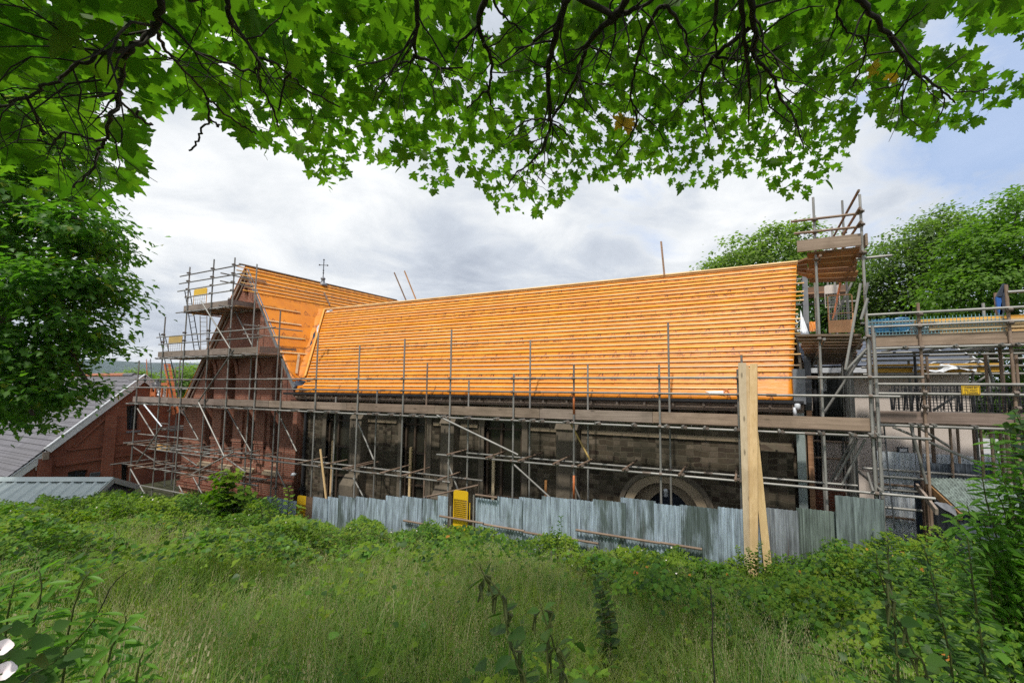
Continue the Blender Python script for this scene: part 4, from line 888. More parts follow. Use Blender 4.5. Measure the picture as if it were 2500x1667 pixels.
# ---------------------------------------------------------------- corrugated iron fence
def corr_sheet(name, x0, x1, y, z0, z1, mat, parent, pitch=.076, amp=.014, axis='x', skew=0.0, label=None):
    n = max(6, int((x1 - x0) / pitch * 8)); v = []
    for k in range(n + 1):
        u = x0 + (x1 - x0) * k / n; d = amp * math.sin(2 * math.pi * u / pitch)
        for z in (z0, z1):
            uu = u + skew * (z - z0)
            v.append((uu, y + d, z) if axis == 'x' else (y + d, uu, z))
    f = [(2 * k, 2 * k + 2, 2 * k + 3, 2 * k + 1) for k in range(n)]; return put(name, mesh(name, v, f, True), mat, parent, label)
YFN = 8.5
fence = thing('iron_fence', 'fence of overlapping corrugated iron sheets between the brambles and the scaffold', 'fence', (-4, YFN, -3.9))
SH = [(420, 470, 1222), (466, 520, 1219), (515, 562, 1218), (556, 602, 1216), (600, 655, 1213), (650, 722, 1211), (764, 801, 1210), (800, 830, 1212), (828, 869, 1209), (868, 905, 1212), (903, 943, 1213), (941, 985, 1209), (983, 1032, 1208), (1031, 1075, 1216), (1069, 1094, 1209),
      (1160, 1221, 1213), (1216, 1276, 1211), (1268, 1332, 1213), (1323, 1391, 1210), (1390, 1458, 1217.5), (1449, 1527, 1217), (1513, 1598, 1214), (1597, 1661, 1228), (1660, 1753, 1231), (1752, 1813, 1237), (1812, 1870, 1240), (1869, 1945, 1238), (1944, 2042, 1240)]
for i, (a, b, yt) in enumerate(SH):
    pa, pb = atY(a, yt, YFN), atY(b, yt + 6, YFN); mt = 'corrugated_rusty' if a == 1869 else ('corrugated_moss' if a in (1944,) else 'corrugated')
    zt = pa[2] + random.uniform(-.012, .012)
    corr_sheet('corrugated_sheet', pa[0], pb[0] + .01, YFN + (.014 if i % 2 else -.014), min(float(ground_z(pa[0], YFN)) - .25, zt - 1.5), zt, M[mt], fence, skew=random.uniform(-.006, .006), label='rusty corrugated sheet' if a == 1869 else None)
pa, pb = atY(2038, 1208, 8.36), atY(2158, 1222, 8.36)
corr_sheet('corrugated_sheet', pa[0], pb[0], 8.36, -3.6, pa[2], M['corrugated_new'], fence, pitch=.105, amp=.016, label='taller newer corrugated sheet')
pa, pb = atY(746, 1212, YFN), atY(765, 1212, YFN); corr_sheet('corrugated_sheet', pa[0], pb[0], YFN + .03, -4.6, pa[2] + .0, M['deck_under'], fence, label='brown end sheet')
for a, b, Y in (((1406, 1293), (1612, 1322), 8.42), ((1384, 1313.5), (1461, 1330), 8.40), ((1278, 1298), (1337, 1306), 8.42), ((985, 1270), (1066, 1283), 8.42), ((1073, 1259), (1180, 1277), 8.38), ((1180, 1279), (1280, 1295), 8.42), ((1612, 1324), (1714, 1338), 8.42), ((1161, 1207), (1214, 1214), 8.42)):
    tubeobj('fence_rail', tuple(atY(*a, Y)), (atY(*b, Y)[0], Y, atY(*a, Y)[2] - .004), M['steel_rust'], fence)
for px in (1100, 1156, 1475, 1700, 700):
    p = atY(px, 1230, YFN + .06); tubeobj('fence_post', (p[0], YFN + .07, -4.4), (p[0], YFN + .07, p[2] + (.22 if px == 1156 else -.05)), M['steel'], fence)
# yellow mesh gate in the fence opening, and one glimpsed behind the fence
def ladder_gate(name, label, x0, x1, y, z0, zs, z1, mat, mesh_mat, parent_loc=None, bottom=0.0, nx=11, nz=9, frame=.022, rot=0.0, panel_top=True):
    t = thing(name, label, 'gate', ((x0 + x1) / 2, y, z0))
    h = z1 - z0; r = min(.06, (x1 - x0) * .16); L = []
    for cxx, a0 in ((x1 - r, 0), (x0 + r, 90)):
        for k in range(5): a = R(a0 + 90 * k / 4); L.append((cxx + r * math.cos(a), z1 - r + r * math.sin(a)))
    L = L + [(x0, z0), (x1, z0)]
    inner = [(x0 + frame, z0 + max(frame, bottom)), (x1 - frame, z0 + max(frame, bottom)), (x1 - frame, zs), (x0 + frame, zs)]
    put('panel', outline('panel', [L, inner], y - .010, y + .010), mat, t)
    m = MB(); zb = z0 + max(frame, bottom)
    for k in range(1, nx): x = x0 + frame + (x1 - x0 - 2 * frame) * k / nx; m.box((x - .004, y - .004, zb), (x + .004, y + .004, zs))
    for k in range(1, nz): z = zb + (zs - zb) * k / nz; m.box((x0 + frame, y - .012, z - .004), (x1 - frame, y - .005, z + .004))
    m.build('mesh_infill', mesh_mat, t); return t
ga, gb = atY(1108, 1195, 8.44), atY(1143, 1198, 8.44)
yg = ladder_gate('mesh_gate', 'yellow mesh gate with rounded top in the gap in the corrugated fence', ga[0], gb[0], 8.44, -3.62, atY(1108, 1217, 8.44)[2], ga[2], M['yellow_paint'], M['yellow_paint'], bottom=.21, nx=12, nz=11)
MB().tube([(gb[0] + .05, 8.45, -3.4), (gb[0] + .05, 8.45, -2.95)], .012, 8).build('hinge_bar', M['yellow_paint'], yg)
ga, gb = atY(727, 1208, 8.75), atY(750, 1209, 8.75)
ladder_gate('mesh_gate', 'yellow gate top peeping over the left end of the corrugated fence', ga[0], gb[0], 8.75, -4.75, atY(727, 1229, 8.75)[2], ga[2], M['yellow_paint'], M['yellow_paint'])
a, b = atY(474.5, 707, 9.75), atY(505, 716, 9.75)
ladder_gate('ladder_gate', 'yellow topped wire ladder gate on the highest platform by the brick gable', a[0], b[0], 9.75, 2.86, atY(474, 724, 9.75)[2], a[2], M['yellow_paint'], M['steel'], nx=6, nz=5, frame=.012)
a, b = atY(413, 822, 9.7), atY(445, 828, 9.7)
ladder_gate('ladder_gate', 'faded yellow wire ladder gate on the middle platform left of the brick gable', a[0], b[0], 9.7, 1.02, atY(413, 838, 9.7)[2], a[2], M['old_yellow'], M['steel'], nx=6, nz=5, frame=.012)
a, b = atY(2012, 697, 11.6), atY(2049, 699, 11.6)
ladder_gate('ladder_gate', 'cream topped ladder gate under the upper tower platform', a[0], b[0], 11.6, a[2] - .55, atY(2012, 718, 11.6)[2], a[2], M['pebbledash'], M['steel'], nx=6, nz=5, frame=.012)
a, b = atY(2019, 721, 10.4), atY(2081, 722, 10.4); c = atY(2019, 813, 10.4)
plain('gate_orange', (.62, .30, .14), (.70, .40, .20), 6, .5)
og = ladder_gate('ladder_gate', 'orange framed wire gate with a plywood foot panel on the tower', a[0], b[0], 10.4, c[2], a[2] - .025, a[2], M['gate_orange'], M['steel'], bottom=.27, nx=9, nz=10)
MB().box((a[0], 10.39, (a[2] + c[2]) / 2 + .0), (b[0], 10.415, (a[2] + c[2]) / 2 + .02)).build('cross_bar', M['gate_orange'], og)

# ---------------------------------------------------------------- ladders
def ladder(label, tl, tr, bl, br, Yt, Yb, n, mat, mat2=None, r=.017):
    A, B, Cc, D = (Vector(atY(*tl, Yt)), Vector(atY(*tr, Yt)), Vector(atY(*bl, Yb)), Vector(atY(*br, Yb)))
    t = thing('ladder', label, 'ladder', tuple((Cc + D) / 2), 'ladders on the scaffolds')
    tubeobj('stile', Cc, A, mat, t, r); tubeobj('stile', D, B, mat2 or mat, t, r)
    for k in range(n): f = (k + .6) / n; MB().tube([Cc.lerp(A, f), D.lerp(B, f)], r * .62, 6).build('rung', mat2 or mat, t)
ladder('dark steel ladder leaning up to the highest platform beside the yellow ladder gate', (451, 709), (463, 707), (476, 866), (489, 864), 9.25, 9.6, 11, M['iron'])
ladder('thin steel ladder standing between the middle and top platforms against the sky', (488.5, 771), (505, 772), (490, 857), (506, 857), 10.0, 10.0, 8, M['steel'])
ladder('steel ladder rising from the eaves deck through the middle platform', (389, 813), (402, 816), (422, 976), (440, 974), 9.3, 9.55, 13, M['iron'])
ladder('ladder with one red side rail standing above the brick building ridge', (357.5, 877), (367.5, 876), (364, 1010), (376, 1012), 11.2, 11.2, 9, M['orange_paint'], M['iron'])
ladder('black iron ladder inside the tower below the main deck', (2057, 1046), (2090, 1046), (2063, 1196), (2093, 1196), 10.8, 10.8, 8, M['iron'], r=.011)
ladder('tall black iron ladder in front of the pale corrugated sheets', (2141, 1030), (2157, 1030), (2160, 1295), (2184, 1292), 9.5, 9.3, 12, M['iron'], r=.013)

# ---------------------------------------------------------------- leaning timber and small site things
def plank(label, pt, pb, wd, th, twist, mat='plank_new', Yt=8.89, Yb=8.22, grp='long timber planks leaning on the guard rails'):
    a, b = Vector(atY(*pb, Yb)), Vector(atY(*pt, Yt)); m = MB(); m.beam(a, b, wd, th, (math.sin(twist), -math.cos(twist), 0))
    o = m.build('timber_plank', M[mat]); tag(o, label, 'plank', grp); return o
plank('left plank of the leaning set, tilted to the right at its foot', (1812, 886), (1830, 1420), .150, .05, .10, Yt=8.84)
plank('upright middle plank of the leaning set, sawn face marked with dark bands', (1840, 888), (1841, 1420), .135, .05, -.12, Yt=8.84, Yb=8.16)
plank('rear plank of the leaning set with its foot kicked out to the right', (1826, 900), (1876, 1395), .13, .045, -.05, Yt=8.905, Yb=8.32)
plank('narrow plank edge showing between the two front planks', (1824, 892), (1835, 1385), .05, .11, .1, Yt=8.87, Yb=8.26)
tag(MB().beam(tuple(atY(797, 1225, 8.85)), tuple(atY(782, 1096, 8.93)), .05, .03, (0, -1, 0)).build('timber_lath', M['lath']), 'single pale timber lath leaning on the lower ledger near the downpipe', 'lath')
tag(MB().beam(tuple(atY(1332, 1222, 9.4)), tuple(atY(1333, 1172, 9.4)), .06, .03, (0, -1, 0)).build('timber_lath', M['deck_under']), 'short brown lath standing behind the fence left of the orange banded tube', 'lath')
for a, b, wd, lab, mt in (((995, 742), (962.5, 665.5), .045, 'left of two thin brown laths sticking up beyond the roof ridge', 'board_x'), ((1019, 740), (987.5, 661.6), .045, 'right of two thin brown laths sticking up beyond the roof ridge', 'board_x')):
    tag(MB().beam(tuple(atY(*a, 12.55)), tuple(atY(*b, 12.9)), wd, .03, (0, -1, 0)).build('timber_lath', M['deck_under']), lab, 'lath')
tag(MB().beam(tuple(atY(1622, 672, 12.22)), tuple(atY(1614, 590, 12.3)), .05, .05, (0, -1, 0)).build('timber_lath', M['deck_under']), 'lone reddish brown post standing on the roof ridge at right of centre', 'post')
saw = thing('hand_saw', 'hand saw with a white blade and red handle lying on the roof edge', 'saw', tuple(roofp(-.75, .05, .06)))
def rp(px, t, h=.03):
    z = ZE + (ZR - ZE) * t; return Vector(atY(px, 960, YE + (YR - YE) * t)) * 0 + Vector((atY(px, 966, YE + (YR - YE) * t)[0], YE + (YR - YE) * t, z)) + nn * h
v = [rp(1722, .040), rp(1770, .044), rp(1768, .020), rp(1735, .027)]; v2 = [p + nn * .004 for p in v]
put('saw_blade', mesh('saw_blade', v + v2, [(3, 2, 1, 0), (4, 5, 6, 7), (0, 1, 5, 4), (1, 2, 6, 5), (2, 3, 7, 6), (3, 0, 4, 7)]), M['white_paint'], saw)
m = MB(); m.tube([rp(1768, .05, .035), rp(1776, .052, .035), rp(1780, .035, .035), rp(1776, .016, .035), rp(1768, .02, .035), rp(1768, .05, .035)], .012, 8); m.build('saw_handle', M['orange_paint'], saw, smooth=True)
# things on the left scaffold deck
hoist = thing('roof_hoist', 'orange twin rail hoist standing left of the brick gable', 'hoist', tuple(atY(420, 1010, 10.2)))
for a, b in (((403, 889), (424, 1012)), ((413, 889), (434, 1008))): MB().beam(tuple(atY(*b, 10.2)), tuple(atY(*a, 10.2)), .07, .07, (0, -1, 0)).build('rail', M['orange_paint'], hoist)
for k in range(9): f = k / 8; a = Vector(atY(403, 889, 10.2)).lerp(Vector(atY(424, 1012, 10.2)), f); b = Vector(atY(413, 889, 10.2)).lerp(Vector(atY(434, 1008, 10.2)), f); MB().tube([a, b], .015, 6).build('rung', M['orange_paint'], hoist)
crumple('rubble_bag', [atY(374, 944, 9.5), atY(392, 944, 9.5), atY(391, 929, 9.6), atY(380, 930, 9.6)], M['black_plastic'], None, .12, 8, 'black plastic sack bulging over the left guard rails', 9)['category'] = 'sack'
bar = thing('safety_barrier', 'orange plastic safety barrier on the left eaves deck beside the black sack', 'barrier', tuple(atY(400, 965, 9.4)))
for a, b in (((392, 941), (411, 934)), ((367, 966), (381, 957))): p, q = atY(*a, 9.45), atY(*b, 9.45); MB().box((p[0], 9.43, p[2]), (q[0], 9.46, q[2])).build('panel', M['orange_paint'], bar)
for px in (369, 379, 395, 408): p = atY(px, 966, 9.45); MB().box((p[0] - .03, 9.42, Z_DECK), (p[0] + .03, 9.47, p[2] + .35)).build('leg', M['orange_paint'], bar)
tag(crumple('dust_sheet', [atY(384, 966, 9.6), atY(398, 966, 9.6), atY(395, 950, 9.8), atY(388, 952, 9.8)], M['white_plastic'], None, .06, 7, None, 12), 'pale crumpled dust sheet beside the orange hoist', 'sheet')
# tower and loading bay
tag(crumple('membrane_roll', [atY(1973, 810, 11.2), atY(1996, 808, 11.2), atY(1995, 784, 11.3), atY(1973, 786, 11.3)], M['membrane_x'], None, .03, 6, None, 13), 'bright orange offcut of underlay hanging beside the tower', 'sheet')
tag(crumple('plastic_sheet', [atY(1953, 817, 10.9), atY(1977, 817, 10.9), atY(1962, 780, 11.2), atY(1954, 754, 11.3)], M['white_plastic'], None, .03, 7, None, 14), 'white plastic sheet propped against the gable end of the orange roof', 'sheet')
bl = thing('steel_bracket', 'blue painted steel bracket standing at the top right of the loading bay', 'bracket', tuple(atY(2442, 779, 9.5)))
for a, b, mt, w_ in (((2453.5, 694), (2436, 727), 'navy', .06), ((2436, 725), (2440, 754), 'blue_paint', .065), ((2455, 698), (2442, 780), 'navy', .06), ((2439, 752), (2443, 768), 'blue_paint', .05)): MB().beam(tuple(atY(*b, 9.62)), tuple(atY(*a, 9.62)), w_, .05, (0, -1, 0)).build('bar', M[mt], bl)
for k, (px0, px1, py0, py1, Y, lab) in enumerate(((2135, 2178, 777, 824, 10.2, 'left of the blue wrapped pallets behind the pale wire mesh'), (2182, 2222, 774, 823, 10.0, 'tallest blue wrapped pallet behind the pale wire mesh'), (2226, 2284, 784, 822, 9.95, 'blue wrapped pallet beside the stacked yellow timber'))):
    a, b = atY(px0, py1, Y), atY(px1, py0, Y); pal = thing('wrapped_pallet', lab, 'pallet', (a[0], Y, a[2]), 'blue wrapped pallets on the loading bay')
    bm = bmesh.new(); bmesh.ops.create_cube(bm, size=1); bmesh.ops.bevel(bm, geom=bm.edges[:], offset=.12, segments=2); bmesh.ops.subdivide_edges(bm, edges=bm.edges[:], cuts=1)
    rr = random.Random(k)
    for vv in bm.verts: vv.co = Vector(((a[0] + b[0]) / 2 + vv.co.x * (b[0] - a[0]), Y + .35 + vv.co.y * .7, (a[2] + .10 + b[2]) / 2 + vv.co.z * (b[2] - a[2] - .10))) + Vector((rr.uniform(-1, 1), rr.uniform(-1, 1), rr.uniform(-1, 1))) * .018
    me = bpy.data.meshes.new('load'); bm.to_mesh(me); bm.free(); put('load', me, M['blue_tarp'], pal)
    for i in range(3): MB().box((a[0], Y + .05 + .28 * i, a[2]), (b[0], Y + .14 + .28 * i, a[2] + .095)).build('pallet_board', M['board_x'], pal)
for px, lab in ((2234, 'white tub at the foot of the blue pallets, left one'), (2258, 'pale blue tub between the blue pallets and yellow timber')):
    p = atY(px, 822, 9.5); tb = thing('tub', lab, 'tub', tuple(p)); MB().lathe(tuple(p), [(.055, 0), (.065, .16), (.07, .165), (.07, .18)], 12).build('body', M['white_plastic'], tb, smooth=True); MB().lathe((p[0], p[1], p[2] + .181), [(.072, 0), (.072, .012), (.02, .016)], 12).build('lid', M['mesh_cyan'], tb)
stack = [(2300, 9.50, .640, .13), (2310, 9.72, .640, .13), (2290, 9.50, .775, .13), (2300, 9.72, .775, .13), (2265, 9.48, .910, .05), (2283, 9.50, .965, .11), (2268, 9.72, .910, .165), (2238, 9.56, 1.08, .055), (2236, 9.77, 1.08, .055)]
for k, (px, Y, z, h) in enumerate(stack):
    x = atY(px, 810, Y)[0]; tag(MB().box((x, Y - .09, z), (8.0 - .13 * k, Y + .09, z + h - .004)).build('timber_beam', M['timber_new']), 'long yellow timber beam in the stack behind the top toe board of the loading bay', 'timber', 'yellow timber beams stacked on the loading bay')
# sign
sg = thing('warning_sign', 'yellow sign reading LOADING BAY MAX. WEIGHT 2 TONNES on the black mesh', 'sign', tuple(atY(2370, 963, 9.20)))
a, b = atY(2347, 941.5, 9.20), atY(2394, 963.5, 9.20); cxs, czs = (a[0] + b[0]) / 2, (a[2] + b[2]) / 2; sw, sh_ = b[0] - a[0], a[2] - b[2]
MB().box((a[0], 9.20, b[2]), (b[0], 9.206, a[2])).build('plate', M['yellow_paint'], sg)
m = MB(); e = .008
for q in (((a[0] + e, 9.1985, a[2] - 2 * e), (b[0] - e, 9.1995, a[2] - e)), ((a[0] + e, 9.1985, b[2] + e), (b[0] - e, 9.1995, b[2] + 2 * e)), ((a[0] + e, 9.1985, b[2] + 2 * e), (a[0] + 1.6 * e, 9.1995, a[2] - 2 * e)), ((b[0] - 1.6 * e, 9.1985, b[2] + 2 * e), (b[0] - e, 9.1995, a[2] - 2 * e))): m.box(*q)
m.build('border', M['black_plastic'], sg)
for i, tx in enumerate(('LOADING BAY', 'MAX. WEIGHT', '2 TONNES')):
    cu = bpy.data.curves.new('lettering', 'FONT'); cu.body = tx; cu.align_x = 'CENTER'; cu.align_y = 'CENTER'; cu.size = sh_ * .29; cu.extrude = .0008; cu.space_character = 1.08; cu.offset = 0.0
    o = bpy.data.objects.new('lettering', cu); COL.objects.link(o); dg = bpy.context.evaluated_depsgraph_get(); dg.update(); me = bpy.data.meshes.new_from_object(o.evaluated_get(dg)); bpy.data.objects.remove(o)
    me.transform(Matrix.Translation((cxs, 9.1965, czs + sh_ * (.28 - .28 * i))) @ Matrix.Rotation(R(90), 4, 'X') @ Matrix.Scale(min(1, sw * .86 / (sh_ * .33 * len(tx) * .66)), 4, (1, 0, 0)))
    put('lettering', me, M['black_plastic'], sg)

# ---------------------------------------------------------------- rendered annexe, sheets and lean-to on the right
an = thing('annexe', 'pinkish pebble dashed annexe with a shallow blue grey slate roof behind the loading bay', 'building', (3, 12.5, YARD))
XA0, XA1 = 1.25, 4.42
MB().box((XA0, 12.0, YARD), (XA1, 15.9, .22)).build('wall', M['pebbledash'], an)
slate_slope('slate_roof', 11.72, .36, 14.0, 1.12, XA0 - .05, XA1 + .12, M['slates_blue'], an, 15); slate_slope('slate_roof', 16.3, .36, 14.0, 1.12, XA0 - .05, XA1 + .12, M['slates_blue'], an, 15)
put('gable_end', outline('gable_end', [[(12.0, .22), (15.9, .22), (14.0, 1.05)]], XA1 - .1, XA1, 'x'), M['pebbledash'], an)
MB().beam((XA1 + .13, 11.7, .35), (XA1 + .13, 14.0, 1.12), .03, .12).build('bargeboard', M['white_paint'], an); MB().beam((XA1 - .22, 12.6, .69), (XA1 - .30, 14.0, 1.15), .03, .02).build('roof_pole', M['white_plastic'], an)
MB().box((XA0, 11.66, .20), (XA1 + .1, 11.74, .32)).build('gutter', M['white_plastic'], an); MB().box((XA0, 11.75, .22), (XA1, 11.99, .24)).build('soffit', M['white_paint'], an)
for px in (1996, 2008): p = atY(px, 1100, 11.9); MB().tube([(p[0], 11.93, -3.2), (p[0], 11.93, .2)], .05, 10).build('downpipe', M['black_plastic'], an)
p = atY(2000, 960, 11.95); MB().box((XA0 + .05, 11.96, -.25), (XA0 + .42, 11.995, .15)).build('white_window', M['white_plastic'], an)
p = atY(2048, 1000, 11.9); MB().box((p[0] - .5, 11.97, -1.5), (p[0] + .35, 11.996, .05)).build('dark_opening', M['glass_dark'], an)
p = atY(2204, 1098, 11.95); m = MB(); m.box((p[0] - .10, 11.92, p[2] - .06), (p[0] + .10, 11.998, p[2] + .06)); fl = m.build('flood_lamp', M['iron'], an); MB().box((p[0] - .07, 11.912, p[2] - .035), (p[0] + .07, 11.919, p[2] + .035)).build('lens', M['white_plastic'], fl)
MB().box((1.0, 11.6, YARD), (1.9, 12.0, -2.6)).build('low_wall', M['brick'], an)
wf = thing('sheet_fence', 'tall pale corrugated sheets standing behind the black iron ladder', 'fence', (3, 10.9, YARD))
for a, b, yt, yb, Y, mt in ((2138, 2185, 1100, 1295, 10.9, 'corrugated_pale'), (2183, 2234, 1103, 1300, 10.93, 'corrugated_pale'), (2232, 2290, 1106, 1200, 11.3, 'corrugated_pale'), (2288, 2345, 1108, 1200, 11.27, 'corrugated_pale'), (2343, 2400, 1112, 1200, 11.3, 'corrugated_pale'), (2398, 2450, 1106, 1200, 11.3, 'corrugated_pale'), (2250, 2330, 1128, 1200, 10.4, 'corrugated_dark'), (2326, 2420, 1130, 1200, 10.43, 'corrugated_dark')):
    pa, pb = atY(a, yt, Y), atY(b, yt, Y); corr_sheet('corrugated_sheet', pa[0], pb[0], Y, -3.9, pa[2], M[mt], wf)
for py in (1180, 1258): p, q = atY(2142, py, 10.85), atY(2232, py + 4, 10.85); tubeobj('fence_rail', (p[0], 10.84, p[2]), (q[0], 10.84, p[2]), M['steel_rust'], wf)
tag(MB().box((atY(2385, 1070, 13)[0], 13, -4.6), (atY(2437, 1070, 13)[0], 13.06, atY(2385, 1070, 13)[2])).build('white_hoarding', M['white_paint']), 'white panel standing behind the scaffold legs at far right', 'panel')
lt = thing('lean_to', 'lean-to with a mossy corrugated roof and dark open end beyond the fence', 'shed', tuple(atY(2300, 1290, 9.3)))
A_, B_, C_, D_ = [Vector(p) for p in (atY(2257, 1166, 9.6), atY(2470, 1170, 9.9), atY(2500, 1262, 8.55), atY(2345, 1247, 8.65))]
v = []; nU, nV = 150, 6; nrm = (B_ - A_).cross(A_ - D_).normalized(); nrm = nrm if nrm.z > 0 else -nrm
for i in range(nV + 1):
    for k in range(nU + 1):
        t, u = i / nV, k / nU; p = (A_ * (1 - u) + B_ * u) * (1 - t) + (D_ * (1 - u) + C_ * u) * t; ln = (B_ - A_).length * u
        v.append(p + nrm * .012 * math.sin(2 * math.pi * ((D_ - A_).length * t * 0 + (i * 0) + k * .16)))
f = [(i * (nU + 1) + k, i * (nU + 1) + k + 1, (i + 1) * (nU + 1) + k + 1, (i + 1) * (nU + 1) + k) for i in range(nV) for k in range(nU)]
put('corrugated_roof', mesh('corrugated_roof', v, f, True), M['corrugated_moss'], lt)
MB().beam(A_ - Vector((0, 0, .09)), D_ - Vector((0, 0, .09)), .05, .12).build('rafter', M['deck_under'], lt); MB().beam(A_ - Vector((.12, 0, .16)), D_ - Vector((.3, 0, .05)), .04, .10).build('gutter_board', M['board_y'], lt)
MB().box((A_.x - .06, 9.5, -4.0), (A_.x + .06, 9.62, A_.z + .05)).build('post', M['deck_under'], lt)
v = [A_ - Vector((0, 0, .16)), D_ - Vector((0, 0, .16)), Vector((D_.x, D_.y, -3.6)), Vector((A_.x, A_.y, -3.6))]; put('side_sheet', mesh('side_sheet', v, [(0, 1, 2, 3)]), M['corrugated_dark'], lt)
v = [Vector((D_.x, D_.y, D_.z - .2)), Vector((C_.x, C_.y, C_.z - .2)), Vector((C_.x, C_.y, -3.6)), Vector((D_.x, D_.y, -3.6))]; put('front_sheet', mesh('front_sheet', v, [(0, 1, 2, 3)]), M['corrugated_dark'], lt)
crumple('bent_sheet', [atY(2278, 1226, 9.0), atY(2338, 1262, 8.6), atY(2330, 1236, 8.75), atY(2300, 1226, 9.0)], M['lead'], lt, .015, 6, 'curled loose metal sheet', 21)
p, q = atY(2231, 1170, 9.9), atY(2251, 1172, 9.9); tag(MB().box((p[0], 9.88, -3.9), (q[0], 9.92, p[2])).build('door_board', M['navy']), 'dark navy board standing beside the lean-to post', 'board')
tag(crumple('plastic_sheet', [atY(2228, 905, 10.85), atY(2385, 903, 10.85), atY(2386, 884, 11.0), atY(2230, 890, 11.0)], M['white_plastic'], None, .06, 16, None, 31), 'clear crumpled plastic bundle on the boards below the slate roof', 'sheet')

# ---------------------------------------------------------------- leaves: templates
half = [(0, 0), (.14, -.08), (.34, -.07), (.45, .00), (.36, .07), (.28, .16), (.44, .20), (.47, .28), (.58, .30), (.68, .40), (.54, .42), (.50, .52), (.40, .48), (.25, .48), (.33, .60), (.25, .66), (.27, .74), (.16, .76), (.12, .90), (0, 1.06)]
def fold(x, y, k=.22, c=.16): return (x, y, k * abs(x) - c * y * y + .03 * math.sin(9 * x))
def maple(k, c, wd, sink, skew):
    """one sycamore leaf: k cups it, c curls the tip, wd widens it, sink deepens the notches"""
    hf = [(x * wd + skew * y * (1 - y), y) if i in (0, len(half) - 1) else (x * wd * (sink if i in (4, 10) else 1.0), y) for i, (x, y) in enumerate(half)]; n = len(hf)
    V = [fold(x, y, k, c) for x, y in hf] + [fold(-x * .96, y * (1 + skew), k * .8, c) for x, y in hf[1:-1]]
    F = [list(range(n)), [0] + [n - 1] + list(range(2 * n - 3, n - 1, -1))]; b = len(V)
    V += [(-.008, 0, 0), (.008, 0, 0), (.006, -.55, .12), (-.006, -.55, .12)]; return V, F + [[b, b + 1, b + 2, b + 3]]
MAPLES = [maple(.22, .16, 1.0, 1.25, 0), maple(.45, .30, .92, 1.45, .06), maple(.08, .05, 1.08, 1.1, -.05), maple(-.15, .35, .85, 1.3, .04)]
MAPLE_V, MAPLE_F = MAPLES[0]
SMALL_V = [(0, 0, 0), (.34, .0, .05), (.30, .28, .06), (.55, .42, .08), (.26, .52, .05), (.14, .80, .0), (0, 1, -.10), (-.14, .80, .0), (-.26, .52, .05), (-.55, .42, .08), (-.30, .28, .06), (-.34, 0, .05)]
SMALL_F = [[0, 1, 2, 3, 4, 5, 6], [0, 6, 7, 8, 9, 10, 11]]
TINY_V = [(0, 0, 0), (.38, .35, .10), (.22, .75, .05), (0, 1, -.08), (-.22, .75, .05), (-.38, .35, .10)]
TINY_F = [[0, 1, 2, 3], [0, 3, 4, 5]]
def leaflet(a, s, k=.42):
    ca, sa = math.cos(a), math.sin(a); P = [(0, .08, 0), (k * .75, .35, .08), (k * .8, .6, .07), (k * .35, .9, 0), (0, 1.12, -.08), (-k * .35, .9, 0), (-k * .8, .6, .07), (-k * .75, .35, .08)]
    return [((x * ca + y * sa) * s, (-x * sa + y * ca) * s, z * s) for x, y, z in P]
BR_V = leaflet(0, 1, .50) + leaflet(1.3, .85, .44) + leaflet(-1.3, .85, .44)
BR_F = [[8 * k + i for i in q] for k in range(3) for q in ([0, 1, 2, 3, 4], [0, 4, 5, 6, 7])]
OV_V = leaflet(0, 1, .62); OV_F = [[0, 1, 2, 3, 4], [0, 4, 5, 6, 7]]
LA_V = [(0, 0, 0), (.10, .25, .02), (.12, .5, .0), (.06, .8, -.08), (0, 1, -.18), (-.06, .8, -.08), (-.12, .5, 0), (-.10, .25, .02)]; LA_F = [[0, 1, 2, 3, 4], [0, 4, 5, 6, 7]]
def blade(bend, w=.012):
    v = []; n = 4
    for k in range(n + 1): t = k / n; y = bend * t * t; z = t * (1 - .25 * bend * t); ww = w * (1 - t * .92); v += [(-ww, y, z), (ww, y, z)]
    return v, [[2 * k, 2 * k + 1, 2 * k + 3, 2 * k + 2] for k in range(n)]

# ---------------------------------------------------------------- the sycamore overhead
syc = thing('sycamore_tree', 'large sycamore whose backlit branches hang across the top of the picture', 'tree', (1.6, -2.6, float(ground_z(1.6, -2.6))))
low = np.array([(-400, 420), (0, 420), (60, 470), (100, 490), (150, 505), (205, 535), (262, 530), (290, 470), (335, 478), (352, 470), (362, 400), (350, 360), (372, 330), (352, 262), (372, 238), (425, 245), (470, 262), (500, 280), (545, 258), (575, 305), (610, 352), (640, 386), (665, 360), (715, 372), (755, 412), (800, 470), (842, 440), (850, 395), (880, 350), (905, 398), (950, 420), (1000, 425), (1040, 470), (1085, 462), (1118, 440), (1138, 400), (1148, 350), (1160, 420), (1180, 470), (1205, 525), (1262, 515), (1310, 535), (1345, 515), (1395, 470), (1450, 445), (1492, 440), (1505, 475), (1530, 430), (1600, 430), (1652, 462), (1700, 445), (1750, 455), (1760, 435), (1860, 432), (1880, 470), (1920, 480), (1965, 475), (2010, 445), (2062, 410), (2068, 350), (2092, 280), (2120, 262), (2150, 318), (2200, 318), (2212, 335), (2232, 340), (2252, 372), (2270, 330), (2330, 312), (2370, 312), (2400, 292), (2440, 262), (2500, 232), (2560, 180), (2900, 150)], float)
